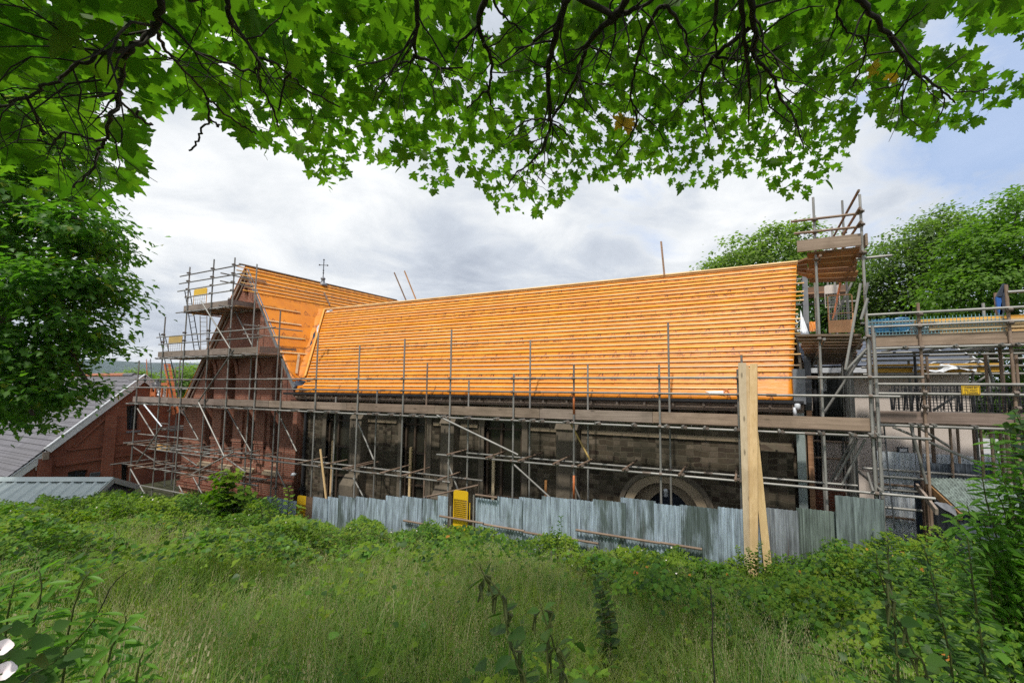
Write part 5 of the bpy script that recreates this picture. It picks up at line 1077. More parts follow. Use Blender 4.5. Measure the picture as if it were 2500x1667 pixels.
def inside(px, py):
    """is this direction part of the leafy curtain seen from where the photographer stood"""
    ok = py < np.interp(px, low[:, 0], low[:, 1])
    sky_r = (px > 2245) & (py > np.interp(px, [2245, 2260, 2330], [60, 30, -40])) & (py < np.interp(px, [2245, 2262, 2300, 2350, 2410, 2500, 2700], [70, 112, 110, 118, 150, 165, 120]))
    hole = ((px - 1205) / 38) ** 2 + ((py - 45) / 50) ** 2 < 1
    corner = (px > 2335) & (py < np.interp(px, [2335, 2360, 2480, 2520], [40, 72, 78, 120]))
    return (ok & ~sky_r & ~hole) | corner
NL = 14500
px = RNG.uniform(-900, 3300, NL * 3); py = RNG.uniform(-1100, 560, NL * 3)
k = inside(px, py) & (RNG.random(NL * 3) < np.where(py < -60, .06, np.interp(px, [0, 330, 600, 1100, 2100, 2500], [.15, .20, .52, .92, .90, .62]))); px, py = px[k], py[k]
hgt = np.interp(px, [-200, 250, 600, 1100, 2500], [1.05, 1.10, 1.55, 2.0, 2.15]) * RNG.uniform(.82, 1.50, len(px))
el = np.maximum((930 - py) / 1010, .22); D = hgt / el
P = np.stack([ray(a, b) for a, b in zip(px, py)]) * D[:, None]
view = unit(P)
Nn = np.array([0, 0, .55]) + view * .62 + RNG.normal(0, .42, P.shape); Tt = np.array([0, 0, -.85]) + RNG.normal(0, .65, P.shape)
X_, Y_, Z_ = frames(Nn, Tt)
size = RNG.uniform(.045, .112, len(P)) * np.interp(px, [0, 500, 1100, 2500], [1.05, 1.0, .95, .90])
def join(parts, name):
    bm = bmesh.new()
    for me in parts: bm.from_mesh(me); bpy.data.meshes.remove(me)
    me = bpy.data.meshes.new(name); bm.to_mesh(me); bm.free(); return me
pick = RNG.integers(0, 4, len(P)); syc_crown = put('crown', join([scatter('crown', *MAPLES[j], P[pick == j], X_[pick == j], Y_[pick == j], Z_[pick == j], size[pick == j]) for j in range(4)], 'crown'), M['leaf_canopy'], syc)
kk = [(2176, 172), (2190, 165), (2128, 160), (1522, 285), (1535, 290)]
P = np.stack([atD(a, b, 2.75) for a, b in kk]); n_ = len(P); X_, Y_, Z_ = frames(unit(P) + rnd(n_) * .3, np.array([0, 0, -1]) + rnd(n_) * .5)
put('yellow_leaves', scatter('yellow_leaves', MAPLE_V, MAPLE_F, P, X_, Y_, Z_, RNG.uniform(.08, .11, n_)), M['leaf_yellow'], syc)
def hgt_at(x): return np.interp(x, [-200, 250, 600, 1100, 2500], [1.05, 1.15, 1.6, 2.05, 2.2])
def projpx(P):
    c = P @ _F; c = np.maximum(c, .05); return CX + FPX * (P @ _R) / c, CY - FPX * (P @ _U) / c, P @ _F
def limb_pts(L, h=None, jit=.0):
    out = []
    for x, y in L: d = (hgt_at(x) if h is None else h) * .77 / ((930 - y) / 1010); out.append(Vector(atD(x, y, d)))
    return out
def refine(pts, n=5, wob=.012):
    """round a polyline and give it small kinks"""
    out = []
    for i in range(len(pts) - 1):
        p0, p1, p2, p3 = pts[max(i - 1, 0)], pts[i], pts[i + 1], pts[min(i + 2, len(pts) - 1)]
        for k in range(n):
            t = k / n; q = .5 * ((2 * p1) + (p2 - p0) * t + (2 * p0 - 5 * p1 + 4 * p2 - p3) * t * t + (3 * p1 - p0 - 3 * p2 + p3) * t ** 3)
            out.append(q + Vector((random.uniform(-1, 1), random.uniform(-1, 1), random.uniform(-1, 1))) * wob)
    return out + [pts[-1]]
BR = [([(393, -5), (378, 64), (340, 100), (310, 128), (297, 178), (287, 240), (270, 295), (258, 345), (240, 365), (235, 395), (215, 425), (180, 458)], 8.5, True),
      ([(310, 124), (270, 124), (220, 145), (160, 180), (110, 210), (70, 235), (0, 260), (-120, 300)], 5, False),
      ([(378, 64), (400, 115), (440, 160), (505, 235), (545, 275), (590, 305), (625, 328)], 4.5, False),
      ([(555, -5), (562, 50), (595, 95), (630, 140), (655, 148), (705, 180), (750, 220), (830, 262)], 6, True),
      ([(632, 142), (630, 170), (600, 172), (560, 155), (480, 133)], 3.6, False), ([(632, 170), (640, 220), (665, 260), (680, 310)], 3, False), ([(705, 180), (690, 210), (680, 270)], 3, False),
      ([(505, 238), (510, 290), (492, 315), (482, 342), (462, 368)], 2.6, False), ([(510, 292), (525, 300), (533, 310)], 1.5, False),
      ([(292, 245), (320, 275), (345, 290), (372, 305)], 1.8, False), ([(330, 282), (340, 272)], 1.2, False), ([(258, 345), (215, 335), (165, 325), (120, 350), (95, 340)], 2.8, False), ([(70, 238), (90, 290), (105, 330)], 2.4, False),
      ([(1017, -5), (1018, 60), (1013, 125), (1000, 150), (960, 160)], 6.5, True), ([(1013, 138), (1050, 150), (1080, 168), (1130, 165)], 5, False),
      ([(1182, -5), (1168, 60), (1180, 100), (1200, 150), (1195, 210), (1170, 235), (1140, 265)], 7, True), ([(1168, 66), (1130, 95), (1112, 118)], 4, False), ([(1192, 205), (1200, 260), (1230, 268)], 2.5, False), ([(1205, -5), (1222, 35), (1250, 55), (1275, 80)], 3.5, True),
      ([(1385, -5), (1365, 60), (1345, 130), (1338, 180), (1342, 280), (1345, 300), (1330, 350), (1300, 395), (1265, 420), (1240, 452)], 9.5, True),
      ([(1530, -5), (1500, 45), (1460, 75), (1430, 120), (1410, 180), (1380, 240), (1350, 287)], 9.5, True), ([(1500, 42), (1560, 18), (1615, -10)], 7, True), ([(1412, 195), (1450, 205), (1500, 205)], 2.5, False),
      ([(1345, 295), (1310, 290), (1265, 310), (1235, 340)], 2.8, False), ([(1345, 300), (1375, 320), (1400, 355)], 2.5, False), ([(1300, 395), (1305, 420), (1330, 450)], 2, False),
      ([(1625, 12), (1600, 30), (1570, 100), (1550, 170), (1540, 240), (1560, 275), (1600, 310), (1620, 342)], 5.5, False), ([(1625, 12), (1660, 60), (1680, 105), (1675, 140)], 5, False), ([(1552, 268), (1550, 310), (1525, 350), (1500, 380)], 3, False),
      ([(1751, -5), (1748, 60), (1748, 128)], 6, True), ([(1806, -5), (1815, 60), (1822, 150), (1830, 220), (1828, 305)], 7, True),
      ([(1835, -5), (1838, 60), (1845, 95), (1838, 130), (1860, 160), (1890, 190), (1905, 240), (1935, 280), (1950, 320), (1962, 362)], 8, True),
      ([(1832, 66), (1770, 115), (1725, 165), (1710, 225), (1720, 290), (1725, 332)], 6, False), ([(1750, 142), (1790, 145), (1822, 150)], 4, False), ([(1765, 150), (1770, 190), (1800, 215)], 2.5, False), ([(1880, 210), (1880, 260), (1930, 300)], 3, False),
      ([(2099, -5), (2130, 40), (2170, 85), (2205, 135), (2230, 175), (2270, 200), (2310, 230), (2332, 252)], 7.5, True), ([(2128, 50), (2112, 130), (2092, 190), (2075, 216)], 3, False), ([(2052, -5), (2045, 30), (2062, 70), (2105, 95), (2115, 120)], 3.8, True), ([(2230, 178), (2200, 205), (2140, 220)], 2.4, False), ([(2300, 222), (2305, 260), (2285, 300)], 2, False), ([(2330, 225), (2380, 225), (2420, 215)], 1.8, False)]
ROOT = Vector((1.6, -2.6, 5.0)); tips = []
for L, w_, top in BR:
    pts = limb_pts(L); d = (930 - L[0][1]) / 1010; r0_ = w_ / 1010 * (hgt_at(L[0][0]) * .77 / d)
    pts = refine(pts, 5, .006); n = len(pts); rs = [max(.004, r0_ * (1 - .72 * i / n) * random.uniform(.88, 1.15)) for i in range(n)]
    if top:     # carry the branch on to the trunk, out of the photograph above and behind the camera
        a = pts[0]; hh = hgt_at(L[0][0]) * .85; x0_, slope_ = L[0][0], (L[0][0] - L[1][0]) / max(20.0, L[1][1] - L[0][1])
        m1 = Vector(atD(x0_ + slope_ * 60, -75, hh / (1005 / 1010))); m2 = Vector(atD(x0_ + slope_ * 150, -330, hh * 1.12 / (1260 / 1010))); m3 = Vector((m2.x * .5 + .5, -.9, 2.9 + random.uniform(-.3, .5)))
        ext = refine([ROOT + Vector((0, 0, random.uniform(-1.2, .8))), m3, m2, m1, a], 6, .006)[:-1]
        pts = ext + pts; rs = [r0_ * (1.9 - .9 * i / len(ext)) for i in range(len(ext))] + rs
    m = MB(); m.tube(pts, rs, 7); 
    # side twigs
    for i in range(6, len(pts) - 2):
        if random.random() < (.55 if not top or i > 26 else .05):
            dr = (pts[i + 1] - pts[i]).normalized(); s = (Vector((random.uniform(-1, 1), random.uniform(-1, 1), random.uniform(-1, .5)))).normalized(); q = [pts[i]]; v_ = (dr * .6 + s).normalized()
            ln = random.uniform(.12, .42)
            for j in range(5): v_ = (v_ + Vector((random.uniform(-1, 1), random.uniform(-1, 1), random.uniform(-1, .8))) * .45).normalized(); q.append(q[-1] + v_ * ln / 5)
            ta, tb2, td = projpx(np.array([list(p_) for p_ in q]))
            if not inside(ta, tb2 + 12).all(): continue
            r_ = min(.006, rs[i] * .5); m.tube(q, [r_ * (1 - .13 * j) for j in range(len(q))], 5)
            if random.random() < .6: q2 = [q[2], q[2] + (v_ + s).normalized() * ln * .3, q[2] + (v_ + s * 1.2).normalized() * ln * .55]; m.tube(q2, [r_ * .6, r_ * .5, r_ * .3], 4)
    m.build('limb', M['bark'], syc, smooth=True)
m = MB(); tb_ = Vector((1.6, -2.6, float(ground_z(1.6, -2.6)) - .1)); m.tube(refine([tb_, tb_ + Vector((0, 0, 1.2)), tb_ + Vector((-.1, .1, 3.4)), ROOT + Vector((0, 0, .6)), ROOT + Vector((.3, -.3, 3))], 4, .02), [.62 - .022 * i for i in range(17)], 14); m.build('trunk', M['bark'], syc, smooth=True)

# ---------------------------------------------------------------- trees
def crown(name, lobes, n, tmpl, size, mat, parent, shell=.55, up=.9, droop=.35, clump=.30, per=14, seed=0):
    """leaves in clumps near the surface of several lobes (centre, radii); each clump is a little shelf of leaves"""
    rg = np.random.default_rng(seed); tv, tf = tmpl; C_ = np.array([l[0] for l in lobes]); Rr = np.array([l[1] for l in lobes])
    wgt = (Rr[:, 0] * Rr[:, 2] + Rr[:, 1] * Rr[:, 2] + Rr[:, 0] * Rr[:, 1]); wgt = wgt / wgt.sum()
    nc = n // per; li = rg.choice(len(lobes), nc, p=wgt); d = unit(rg.normal(0, 1, (nc, 3))); rad = shell + (1 - shell) * rg.random(nc) ** .6
    c = C_[li] + d * Rr[li] * rad[:, None]
    out = unit(d / Rr[li] * Rr[li].mean(1, keepdims=True))
    sc_ = clump * rg.uniform(.6, 1.3, nc)
    off = rg.normal(0, 1, (nc, per, 3)) * np.array([1, 1, .38]) * sc_[:, None, None]
    off -= (np.abs(off[..., 0:1]) + np.abs(off[..., 1:2])) * np.array([0, 0, .35]) * droop
    P = (c[:, None, :] + off).reshape(-1, 3); O = np.repeat(out, per, 0)
    Nn = O * .55 + np.array([0, 0, up]) + rg.normal(0, .38, P.shape); Tt = O * .8 + np.array([0, 0, -droop * 1.6]) + rg.normal(0, .45, P.shape)
    X_, Y_, Z_ = frames(Nn, Tt)
    return put(name, scatter(name, tv, tf, P, X_, Y_, Z_, rg.uniform(.7, 1.25, len(P)) * size), mat, parent), c
def trunk(parent, base, top, r0, boughs, mat='bark_far', seed=0):
    rr = random.Random(seed); base, top = Vector(base), Vector(top)
    m = MB(); m.tube(refine([base, base.lerp(top, .4) + Vector((rr.uniform(-.2, .2), 0, 0)), top], 5, .02), [r0 * (1 - .07 * i) for i in range(11)], 10); m.build('trunk', M[mat], parent, smooth=True)
    for b in boughs:
        f = rr.uniform(.35, .9); a = base.lerp(top, f); b = Vector(b); mid = a.lerp(b, .5) + Vector((0, 0, (b - a).length * .12))
        m = MB(); m.tube(refine([a, mid, b], 5, .04), [r0 * .42 * (1 - .08 * i) for i in range(11)], 7); m.build('limb', M[mat], parent, smooth=True)
def lobe(px, py, rx, ry, D, dz=None, depth=1.0):
    c = atD(px, py, D); s = D / 1010; return (tuple(c), (rx * s, (rx if dz is None else dz) * s * depth, ry * s))
# left maple: drooping boughs, near
lm = thing('maple_tree', 'dark green maple filling the left edge in front of the slate roof', 'tree', (-15, 3.2, float(ground_z(-15, 3.2))))
LB_ = [(-40, 150, 190, 130), (90, 190, 120, 100), (-60, 330, 220, 140), (130, 330, 110, 110), (200, 430, 80, 70), (60, 480, 170, 90), (215, 540, 95, 50), (110, 590, 190, 70), (255, 600, 68, 34), (180, 665, 120, 48), (240, 700, 95, 36), (300, 728, 44, 20), (60, 700, 190, 60), (190, 775, 105, 45), (262, 838, 52, 17), (120, 830, 150, 58), (20, 850, 150, 75), (165, 905, 55, 32), (238, 946, 46, 11), (80, 930, 110, 45), (140, 965, 78, 18), (20, 985, 120, 45), (95, 1015, 42, 22), (-150, 700, 200, 300), (50, 260, 140, 90)]
lob = [lobe(a - 14, b, c, d, 8.3 + .5 * math.sin(i * 1.9) + (.8 if a < 0 else 0), None, .75) for i, (a, b, c, d) in enumerate(LB_)]
_, cl = crown('crown', lob, 46000, (SMALL_V, SMALL_F), .105, M['leaf_left'], lm, shell=.45, up=.85, droop=.6, clump=.20, per=14, seed=3)
trunk(lm, (-15, 3.2, float(ground_z(-15, 3.2)) - .1), atD(-260, 300, 9), .32, [l[0] for l in lob[::2]], seed=3)
# right: bright tree at the edge, looser olive tree beside it, and the tree behind the ridge
def rtree(name, label, spec, D, n, size, mat, base_px, seed, clump, shell=.5, droop=.3, nb=6, group=None, tm=(TINY_V, TINY_F), per=16):
    lob = [lobe(a, b, c, d, D + e * .8, None, .9) for a, b, c, d, e in spec]; bp = Vector(atD(base_px[0], 1000, D)); bp.z = YARD
    t = thing(name, label, 'tree', tuple(bp), group); crown('crown', lob, n, tm, size, M[mat], t, shell=max(shell, .72), droop=droop + .25, clump=clump * 1.25, per=per * 3, seed=seed)
    tp = Vector(atD(base_px[0], base_px[1], D)); trunk(t, bp, tp, .30, [l[0] for l in lob[:nb]], seed=seed); return t
rtree('broadleaf_tree', 'bright green leafy tree rising at the right edge behind the loading bay', [(2480, 520, 75, 55, 0), (2420, 590, 80, 55, 0), (2500, 620, 120, 70, -1), (2380, 650, 75, 50, 0), (2440, 690, 100, 55, -1.2), (2340, 720, 75, 45, -.6), (2500, 770, 130, 60, -1), (2370, 790, 90, 45, 0), (2560, 600, 100, 150, 1), (2440, 860, 120, 60, 0), (2480, 950, 120, 60, 0), (2430, 1010, 80, 50, 0), (2310, 800, 60, 40, .5)], 15, 34000, .145, 'leaf_right', (2470, 640), 5, .30)
rtree('broadleaf_tree', 'loose olive green tree with thin outer twigs between the tower and the bright tree', [(2215, 590, 80, 42, 0), (2280, 560, 62, 36, 0), (2160, 640, 70, 45, 0), (2250, 650, 95, 55, 0), (2150, 710, 75, 50, 0), (2240, 730, 100, 50, 0), (2320, 620, 60, 60, .6), (2310, 530, 40, 24, 0), (2130, 770, 60, 40, 0), (2220, 790, 110, 40, .4), (2360, 560, 40, 40, .8), (2120, 690, 45, 40, 0)], 19, 20000, .15, 'leaf_olive', (2230, 700), 6, .34, shell=.35)
ot = None
rtree('broadleaf_tree', 'round topped tree standing behind the right end of the orange ridge', [(1860, 590, 55, 38, 0), (1800, 620, 60, 45, 0), (1930, 585, 58, 40, 0), (1985, 610, 48, 42, 0), (1870, 650, 110, 55, 0), (1765, 665, 50, 40, 0), (1960, 670, 80, 60, .5), (1990, 760, 60, 90, .5)], 26, 12000, .22, 'leaf_far', (1890, 650), 7, .45, shell=.4)
rtree('broadleaf_tree', 'dark bushy tree low behind the tower beside the annexe roof', [(2080, 720, 60, 60, 0), (2060, 790, 60, 70, 0), (2105, 650, 30, 35, 0), (2150, 800, 70, 40, 0), (2010, 730, 40, 60, 0)], 22, 9000, .20, 'leaf_dark', (2080, 740), 8, .4)
rtree('far_tree', 'sunlit bushy tree far behind the scaffold left of the brick gable', [(465, 915, 40, 26, 0), (420, 925, 40, 24, 0), (445, 945, 60, 30, 0), (490, 930, 40, 30, 0), (430, 990, 70, 50, 0)], 34, 6000, .26, 'leaf_far', (455, 930), 9, .55)
rtree('far_tree', 'small round tree on the skyline above the red ridge tiles', [(335, 912, 24, 11, 0), (350, 916, 20, 10, 0), (318, 917, 16, 8, 0)], 60, 2000, .34, 'leaf_far', (335, 915), 10, .7)
# spindly twigs leaving the olive tree's top

# ---------------------------------------------------------------- bank vegetation
def vnoise(X, Y, s, seed):
    rg = np.random.default_rng(seed); T = rg.random((64, 64)); x = X / s; y = Y / s; xi = np.floor(x).astype(int); yi = np.floor(y).astype(int); fx = x - xi; fy = y - yi
    fx = fx * fx * (3 - 2 * fx); fy = fy * fy * (3 - 2 * fy); g_ = lambda a, b: T[(xi + a) % 64, (yi + b) % 64]
    return (g_(0, 0) * (1 - fx) + g_(1, 0) * fx) * (1 - fy) + (g_(0, 1) * (1 - fx) + g_(1, 1) * fx) * fy
vl = np.array([(-800, 1235), (0, 1230), (100, 1219), (230, 1212), (300, 1198), (370, 1207), (470, 1211), (520, 1205), (600, 1212), (640, 1222), (700, 1255), (740, 1262), (790, 1285), (830, 1292), (865, 1282), (880, 1262), (925, 1264), (950, 1298), (1000, 1292), (1050, 1272), (1100, 1270), (1150, 1276), (1250, 1292), (1310, 1305), (1350, 1285), (1366, 1262), (1385, 1290), (1410, 1335), (1500, 1345), (1540, 1315), (1605, 1310), (1650, 1325), (1700, 1335), (1760, 1332), (1830, 1322), (1900, 1350), (1935, 1335), (1975, 1305), (2040, 1290), (2100, 1286), (2140, 1308), (2200, 1278), (2240, 1268), (2290, 1258), (2340, 1268), (2380, 1230), (2440, 1190), (2500, 1150), (3300, 1050)], float)
def grassmask(px, py):
    """1 where the meadow grass stands, 0 where brambles do"""
    up = np.interp(px, [-500, 100, 250, 450, 700, 900, 1050, 1200, 1350, 1500, 1650, 1800, 1950, 2600], [1640, 1440, 1370, 1345, 1345, 1345, 1325, 1305, 1345, 1410, 1450, 1560, 1700, 1900])
    return smooth(-35, 35, py - up)
def sample(n, x0=-26, x1=7.5, y0=-.8, y1=8.42):
    X = RNG.uniform(x0, x1, n); Y = y0 + (y1 - y0) * RNG.random(n); return X, Y
def inview(X, Y, m=900):
    P = np.stack([X, Y, ground_z(X, Y)], 1); a, b, d = projpx(P); return (d > .9) & (a > -m) & (a < 2500 + m) & (b < 2300), a, b, d
def bramble(n, tmpl, size, dmin, dmax, seed, gk=.90):
    X, Y = sample(n); k, a, b, d = inview(X, Y); k &= (d > dmin) & (d < dmax); X, Y = X[k], Y[k]
    gz = ground_z(X, Y); H = .12 + .62 * vnoise(X, Y, 1.0, 5) ** 1.5 + .34 * vnoise(X, Y, .36, 6) ** 1.4; H *= np.interp(X, [-17, -13, -9, 0, 2.5, 5], [1.7, 1.5, 1, 1, 1.25, 1.7])
    u = RNG.random(len(X)) ** .38; z = gz + H * u + .02; P = np.stack([X, Y, z], 1); a, b, d = projpx(P)
    gm = grassmask(a, b); line = np.interp(a, vl[:, 0], vl[:, 1]) + 22 * (vnoise(a, b * 0, 26, 8) - .5) + RNG.normal(0, 4, len(a))
    ok = (b > line) & (RNG.random(len(a)) > gm * gk); P, u = P[ok], u[ok]; X, Y = X[ok], Y[ok]; n = len(P)
    e = .12; gxn = (vnoise(X + e, Y, 1.15, 5) - vnoise(X - e, Y, 1.15, 5)); gyn = (vnoise(X, Y + e, 1.15, 5) - vnoise(X, Y - e, 1.15, 5))
    Nn = np.stack([-gxn * 1.6, -gyn * 1.6 - .25, np.ones(n)], 1) + RNG.normal(0, .40, (n, 3)); Tt = np.stack([RNG.normal(0, 1, n), RNG.normal(-.5, 1, n), RNG.normal(-.35, .3, n)], 1)
    X_, Y_, Z_ = frames(Nn, Tt); return scatter('brambles', tmpl[0], tmpl[1], P, X_, Y_, Z_, RNG.uniform(.65, 1.3, n) * size), P
me, Pn = bramble(210000, (BR_V, BR_F), .038, .9, 6.2, 1)
tag(put('brambles', me, M['leaf_bramble']), 'thick brambles and bindweed covering the near bank around the grass', 'brambles', kind='stuff')
me, Pf = bramble(400000, (BR_V, BR_F), .038, 6.2, 30, 2)
tag(put('brambles', me, M['leaf_bramble']), 'tangle of brambles at the foot of the corrugated fence and along the crest', 'brambles', kind='stuff')
me, _ = bramble(45000, (OV_V, OV_F), .060, 1.6, 7, 4, .995)
tag(put('ground_cover', me, M['leaf_lance']), 'light green broad leaved weeds standing over the brambles', 'weeds', kind='stuff')
me, _ = bramble(60000, (OV_V, OV_F), .055, 1.6, 12, 3, .985)
tag(put('ground_cover', me, M['leaf_dark']), 'darker broad leaved weeds mixed among the brambles', 'weeds', kind='stuff')
# meadow grass
def grass(n, mat, hmin, hmax, seed, label, full, wd=.0055, dry=False):
    X, Y = sample(n, -14, 5.5, .2, 7.6); k, a, b, d = inview(X, Y, 800); X, Y, a, b = X[k], Y[k], a[k], b[k]
    gm = np.maximum(grassmask(a, b), full); keep = RNG.random(len(X)) < gm * (.45 + .75 * vnoise(X, Y, .8, 12)); X, Y = X[keep], Y[keep]; n = len(X)
    P = np.stack([X, Y, ground_z(X, Y) - .01], 1); parts = []; hs = RNG.uniform(hmin, hmax, n) * (.7 + .6 * vnoise(X, Y, .9, 14)); idx = RNG.integers(0, 4, n); M_ = []
    az = RNG.uniform(0, 6.283, n) * .85 + vnoise(X, Y, 1.2, 15) * 4
    Y_ = np.stack([np.cos(az), np.sin(az), np.zeros(n)], 1); Z_ = unit(np.array([0, 0, 1]) + RNG.normal(0, .16, (n, 3))); X_ = unit(np.cross(Y_, Z_)); Y_ = np.cross(Z_, X_)
    tp = P + Z_ * hs[:, None] * .8; a, b, d = projpx(tp); ok = (b > np.interp(a, vl[:, 0], vl[:, 1]) + 6) & (d > .75)
    for j, bend in enumerate((.15, .35, .6, .9)):
        s = ok & (idx == j); v, f = blade(bend, wd / .35)
        if dry:
            v, f = blade(bend * .5, .0028 / .5); v = list(v); f = list(f)
            for q in range(20):
                t = .62 + .38 * q / 20; y = bend * .5 * t * t; z = t * (1 - .25 * bend * .5 * t); aa = q * 2.4; rr_ = .055 * (1.1 - t) * 2.2 + .008
                c = (rr_ * math.cos(aa), y + rr_ * math.sin(aa) * .6, z); b0 = len(v); v += [(c[0] - .0038, c[1], c[2] - .010), (c[0] + .0038, c[1], c[2] - .009), (c[0] + .002, c[1], c[2] + .011), (c[0] - .002, c[1] + .002, c[2] + .010)]; f.append([b0, b0 + 1, b0 + 2, b0 + 3])
        M_.append(scatter('grass', v, f, P[s], X_[s], Y_[s], Z_[s], hs[s]))
    bm = bmesh.new()
    for me in M_: bm.from_mesh(me); bpy.data.meshes.remove(me)
    me = bpy.data.meshes.new('grass'); bm.to_mesh(me); bm.free(); tag(put('grass', me, mat), label, 'grass', kind='stuff')
grass(330000, M['grass'], .16, .52, 1, 'long green meadow grass on the near slope', .05)
grass(27000, M['grass_dry'], .34, .64, 2, 'beige seeding grass heads over the meadow', .02, dry=True)
# blossom dotted over the brambles
sel = RNG.random(len(Pf)) < .0045; Pb = Pf[sel] + np.array([0, -.02, .035]); n = len(Pb); X_, Y_, Z_ = frames(np.array([0, -.6, .7]) + RNG.normal(0, .3, (n, 3)), rnd(n))
FL_V = [(0, 0, 0)] + [(math.cos(t) * (1 if k % 2 else .5), math.sin(t) * (1 if k % 2 else .5), .25) for k, t in enumerate(np.linspace(0, 6.283, 10, endpoint=False))]; FL_F = [[0, 1 + k, 1 + (k + 1) % 10] for k in range(10)]
tag(put('blossom', scatter('blossom', FL_V, FL_F, Pb, X_, Y_, Z_, RNG.uniform(.012, .026, n)), M['blossom']), 'small white bramble blossoms dotted along the bank', 'blossom', kind='stuff')
sel = RNG.random(len(Pn)) < .0016; Pb = Pn[sel] + np.array([0, -.02, .04]); n = len(Pb); X_, Y_, Z_ = frames(np.array([0, -.6, .7]) + RNG.normal(0, .3, (n, 3)), rnd(n))
tag(put('rust_leaves', scatter('rust_leaves', OV_V, OV_F, Pb, X_, Y_, Z_, RNG.uniform(.03, .06, n)), M['leaf_rust']), 'few orange turned leaves among the weeds', 'leaves', kind='stuff')
# arching bramble canes
m = MB()
for i in range(150):
    p = Pf[RNG.integers(len(Pf))] if i % 3 else Pn[RNG.integers(len(Pn))]; p = Vector(p); az = random.uniform(0, 6.28); L = random.uniform(.5, 1.3); q = []
    for j in range(7): t = j / 6; q.append(p + Vector((math.cos(az) * L * (t - .5), math.sin(az) * L * (t - .5) * .5, .10 - .5 * (t - .5) ** 2 + .05)))
    a, b, d = projpx(np.array([list(q[3])])); 
    if b[0] > np.interp(a[0], vl[:, 0], vl[:, 1]) + 25: m.tube(q, .004, 4)
tag(m.build('bramble_canes', M['stem']), 'thin arching bramble canes over the bank', 'canes', kind='stuff')

# ---------------------------------------------------------------- single plants
def plant(name, label, cat, stems, tmpl, lsize, mat, D, spacing=.05, whorl=2, spread=.9, droop=.3, catkin=False, group=None, r=.004, size_top=.55, leafpart='leaves', smat='stem'):
    """stems: photo polylines from foot to tip at forward distance D"""
    pts0 = Vector(atD(*stems[0][0], D)); base = (pts0.x, pts0.y, float(ground_z(pts0.x, pts0.y)))
    t = thing(name, label, cat, base, group); PP, NN, TT, SS = [], [], [], []; cm = MB()
    for L in stems:
        pts = [Vector(atD(x, y, D)) for x, y in L]; foot = Vector((pts[0].x, pts[0].y, float(ground_z(pts[0].x, pts[0].y)) - .02))
        if pts[0].z > foot.z + .05: pts = [foot] + pts
        pts = refine(pts, 6, .0015); n = len(pts); MB().tube(pts, [r * (1.25 - .85 * i / n) for i in range(n)], 6).build('stem', M[smat], t, smooth=True)
        acc = 0; ph = random.random() * 6
        for i in range(1, n):
            sg_ = (pts[i] - pts[i - 1]).length; acc += sg_; f = i / n
            while acc > spacing:
                acc -= spacing; ph += 1.57 if whorl == 2 else 2.4; dr = (pts[i] - pts[i - 1]).normalized()
                for w_ in range(whorl):
                    a = ph + w_ * 6.283 / whorl; o = dr.orthogonal().normalized(); o2 = dr.cross(o); out = o * math.cos(a) + o2 * math.sin(a)
                    T_ = out * spread + dr * .5 + Vector((0, 0, -droop)) + Vector((random.uniform(-.2, .2), random.uniform(-.2, .2), random.uniform(-.2, .2)))
                    PP.append(tuple(pts[i] + out * r)); TT.append(tuple(T_)); NN.append(tuple(dr * .9 - out * .25 + Vector((random.uniform(-.3, .3), random.uniform(-.3, .3), .2)))); SS.append(lsize * (1 - (1 - size_top) * f) * random.uniform(.75, 1.2))
                    if catkin and f < .92 and random.random() < .8:
                        for c in range(2):
                            q0 = pts[i] + out * .006; q = [q0, q0 + out * .015 + Vector((random.uniform(-.012, .012), random.uniform(-.012, .012), -.012)), q0 + out * .02 + Vector((random.uniform(-.018, .018), random.uniform(-.018, .018), -.05 - random.random() * .03))]; MB().tube(q, [.002, .0055, .003], 5).build('catkin', M['stem'], t)
    X_, Y_, Z_ = frames(np.array(NN), np.array(TT)); put(leafpart, scatter(leafpart, tmpl[0], tmpl[1], np.array(PP), X_, Y_, Z_, np.array(SS)), M[mat], t)
    return t
NE = [(x, y, z) for x, y, z in leaflet(0, 1, .46)]; NE_T = (NE, OV_F)
plant('nettle', 'tall nettle with drooping catkins in the foreground left of the other', 'nettle', [[(1285, 1720), (1262, 1620), (1240, 1545), (1222, 1450), (1180, 1400), (1172, 1372)]], NE_T, .088, 'leaf_dark', 1.30, .070, 2, 1.0, .2, True, r=.0036)
plant('nettle', 'shorter nettle with drooping catkins in the foreground at right of the tall one', 'nettle', [[(1385, 1720), (1372, 1640), (1355, 1580), (1330, 1510), (1312, 1455)]], NE_T, .085, 'leaf_dark', 1.34, .066, 2, 1.0, .2, True, r=.0036)
plant('nettle', 'nettle leaning left with long catkins at the lower right', 'nettle', [[(2270, 1700), (2225, 1580), (2175, 1480), (2145, 1390), (2140, 1350)]], NE_T, .075, 'leaf_dark', 1.5, .085, 2, 1.0, .15, True, r=.004)
for lab, L in (('spiny leaved thistle left of the pair at the lower right', [(2330, 1690), (2310, 1560), (2285, 1450), (2262, 1360), (2255, 1330)]), ('spiny leaved thistle right of the pair at the lower right', [(2410, 1690), (2395, 1560), (2378, 1440), (2365, 1340), (2362, 1310)]), ('thistle rising behind the two taller thistles at lower right', [(2190, 1600), (2180, 1480), (2170, 1380), (2168, 1310)])):
    plant('thistle', lab, 'thistle', [L], (LA_V, LA_F), .075, 'leaf_dark', 1.75, .018, 3, 1.0, .12, r=.0045, size_top=.6)
